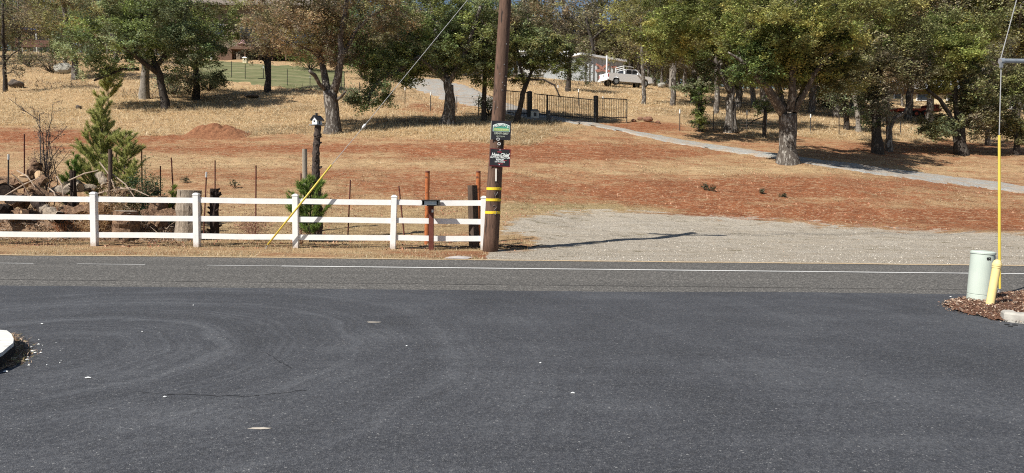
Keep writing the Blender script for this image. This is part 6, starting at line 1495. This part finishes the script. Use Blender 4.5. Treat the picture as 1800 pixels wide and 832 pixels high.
# ---------------------------------------------------------------- woodland behind: a few trees built once, copied
def bg_tree(seedc, pals, label, group, H, W, dens=190, leaf=.175, loc=(0, 0, 0), nc=34, bm_=None, high=0):
    base = Vector((0, 0, 0)); limbs = [[(Vector((0, 0, -.5)), .24), (Vector((.1, 0, H * .18)), .2), (Vector((-.1, .1, H * .4)), .16), (Vector((.2, 0, H * .7)), .1), (Vector((0, 0, H * .92)), .05)]]
    for k in range(5):
        an = rnd.random() * 6.28; z = H * rnd.uniform(.22, .5); L = W * rnd.uniform(.6, .95); limbs.append([(Vector((0, 0, z)), .12), (Vector((math.cos(an) * L * .5, math.sin(an) * L * .5, z + H * .14)), .08), (Vector((math.cos(an) * L, math.sin(an) * L, z + H * .26)), .04)])
    cr = [(Vector((0, 0, H * (.66 + .08 * high))), (W, W, H * (.36 - .09 * high)), nc, pals), (Vector((rnd.uniform(-.5, .5) * W, 0, H * (.42 + .18 * high))), (W * .9, W * .9, H * (.2 - .06 * high)), nc // 3, pals)]
    return make_tree('', base, limbs, cr, label, group, leaf=leaf, dens=dens, clump=1.15, barkm=bm_ or OB, twigs=7)
def copy_thing(o, loc, rz, sc, label, group):
    c = o.copy(); COL.objects.link(c); c.location = loc; c.rotation_euler = (0, 0, rz); c.scale = sc; c['label'] = label; c['group'] = group
    for ch in o.children: d = ch.copy(); COL.objects.link(d); d.parent = c
    return c
protos = [bg_tree(1, ['olive', 'brown', 'dusk'], '', '', 10, 4.0), bg_tree(2, ['green', 'olive', 'grey'], '', '', 11, 4.4), bg_tree(3, ['dusk', 'brown'], '', '', 10, 4.2, dens=170), bg_tree(4, ['grey', 'dark'], '', '', 9, 3.8), bg_tree(5, ['yellow', 'olive'], '', '', 10, 4.0), bg_tree(6, ['olive', 'dusk', 'yellow'], '', '', 10, 3.6, high=1, leaf=.115, dens=330), bg_tree(7, ['dusk', 'brown', 'olive'], '', '', 11, 3.8, high=1, leaf=.115, dens=330), bg_tree(8, ['olive', 'green', 'dusk'], '', '', 10.5, 3.8, high=1, leaf=.115, dens=330)]
KL = ['olive-brown oak', 'green oak', 'thin grey-brown half-bare oak', 'dark grey-green oak', 'yellowish oak', 'high-crowned olive oak', 'high-crowned grey-brown oak', 'high-crowned yellow-green oak']
used = [False] * 8
def place(u, v, k, sc, zone, d=None, dz=0):
    g = ground(u, v) if d is None else P(u, 100, d)
    if d is not None: g.z = gz(g.x, d)
    lab = f'{KL[k]} in the woodland {zone}'; grp = f'background {KL[k]}s {zone}'
    s3 = (sc * rnd.uniform(.9, 1.15), sc * rnd.uniform(.9, 1.15), sc * rnd.uniform(.9, 1.12)); loc = (g.x, g.y, g.z + dz)
    if not used[k]:
        used[k] = True; o = protos[k]; o.location = loc; o.rotation_euler = (0, 0, rnd.random() * 6.28); o.scale = s3; o['label'] = lab; o['group'] = grp; return
    copy_thing(protos[k], loc, rnd.random() * 6.28, s3, lab, grp)
ZN = [(0, 'past the left edge'), (110, 'by the blue-roofed gazebo'), (230, 'above the pale boulder'), (330, 'above the leaning oak'), (430, 'over the house stairs'), (520, 'over the house deck'), (620, 'over the right end of the house'), (700, 'above the vivid green bush'), (790, 'above the upper driveway'), (880, 'left of the utility pole'), (1000, 'over the white mobile home'), (1100, 'over the grey shed'), (1180, 'right of the pickup'), (1270, 'behind the twin-based oak'), (1350, 'left of the great oak'), (1460, 'right of the great oak'), (1540, 'behind the shaggy oak'), (1620, 'left of the cream yellow house'), (1720, 'over the cream yellow house'), (1800, 'at the right edge'), (9999, 'past the right edge')]
def zone_of(u, d=100):
    z = [t for lim, t in ZN if u < lim][0]
    return z + (', near row' if d < 85 else ', second row' if d < 118 else ', third row' if d < 140 else ', fourth row' if d < 165 else ', farthest row')
# rows of trees at growing distance; gaps left where a building shows
for d0, step, su, sc in ((108, 62, 0, .85), (128, 58, 30, 1.0), (150, 60, 10, 1.15), (180, 66, 40, 1.3)):
    u = -260 + su; sc0 = sc
    while u < 2080:
        d = d0 + rnd.uniform(-6, 8)
        inb = (d0 == 108) and (280 < u < 600 or 1540 < u < 1730 or 30 < u < 95 or 900 < u < 1000)
        sc = sc0 * (1 + .55 * max(0, min(1, (u - 950) / 600)))
        if not inb: place(u, 0, rnd.choice((0, 0, 1, 2, 2, 2, 3, 0, 4)), sc * rnd.uniform(.85, 1.2), zone_of(u, d), d)
        u += step * rnd.uniform(.7, 1.3)
# middle-distance trees between the named ones
for (u, d, k, sc) in ((35, 76, 2, .85), (60, 118, 3, .9), (165, 86, 1, .85), (205, 74, 0, .9), (240, 92, 3, 1), (300, 100, 2, .9), (400, 100, 3, 1.1), (440, 108, 1, 1.2), (620, 84, 3, .95), (670, 92, 1, 1.0), (700, 78, 2, .8), (730, 96, 0, .95), (765, 88, 1, 1), (815, 90, 3, .95), (850, 80, 2, .8), (880, 98, 1, 1), (905, 108, 2, 1.1), (975, 108, 2, 1.0), (1010, 112, 0, 1.0), (1060, 112, 4, .9), (1100, 108, 2, .95), (1140, 96, 0, .8), (1165, 86, 2, .75), (1205, 80, 0, .8), (1240, 88, 1, .9), (1300, 84, 3, .85), (1345, 78, 0, .8), (1400, 82, 2, .9), (1440, 70, 2, .75), (1465, 88, 4, .9), (1500, 74, 0, .8), (1535, 92, 2, .9), (1590, 84, 2, .55), (1620, 122, 0, 1.1), (1680, 118, 2, 1.1), (1745, 76, 0, .75), (1770, 90, 2, .9), (1820, 70, 1, .8), (1860, 80, 0, .9), (1185, 62, 5, 1.12), (1220, 66, 6, 1.18), (1262, 58, 7, 1.12), (1300, 64, 6, 1.30), (1345, 60, 6, 1.24), (1395, 58, 5, 1.36), (1430, 62, 6, 1.30), (1475, 60, 7, 1.36), (1505, 66, 5, 1.42), (1560, 60, 6, 1.36), (1600, 66, 7, 1.47), (1640, 62, 5, 1.36), (1700, 66, 7, 1.47), (1745, 62, 6, 1.42), (1790, 60, 5, 1.36), (1830, 64, 7, 1.42), (1870, 58, 6, 1.30), (1045, 100, 0, 1.3), (1080, 104, 2, 1.35), (1125, 88, 4, 1.1), (930, 100, 0, 1.25), (960, 112, 2, 1.4), (-60, 80, 0, .9), (-120, 70, 1, .9), (10, 100, 3, 1)):
    place(u, 0, k, sc, zone_of(u, d), d)
# the wood on the far crest, one mass
n = 200000; a_ = rng.uniform(-1.0, 1.0, n); d_ = rng.uniform(175, 260, n); X = a_ * d_; Z0 = tz(X, d_)
top = 7 + 9 * vnoise(X, d_, 9, 95) + 3 * vnoise(X, d_, 3, 96); Z = Z0 + rng.random(n) ** .8 * top
v_ = leaf_verts(np.stack([X, d_, Z], -1), .6, .7, .3); ca = np.array([x_ for k_ in ('olive', 'dusk', 'grey', 'dark', 'brown') for x_ in PAL[k_]]); gsel = (vnoise(X, d_, 7, 97) * len(ca)).astype(int).clip(0, len(ca) - 1)
tag(link('distant_woodland', npmesh('distant_woodland', v_, 4, ca[gsel] * (.5 + .4 * rng.random(n))[:, None], leaf_mat())), kind='stuff')
bpy.context.view_layer.update()
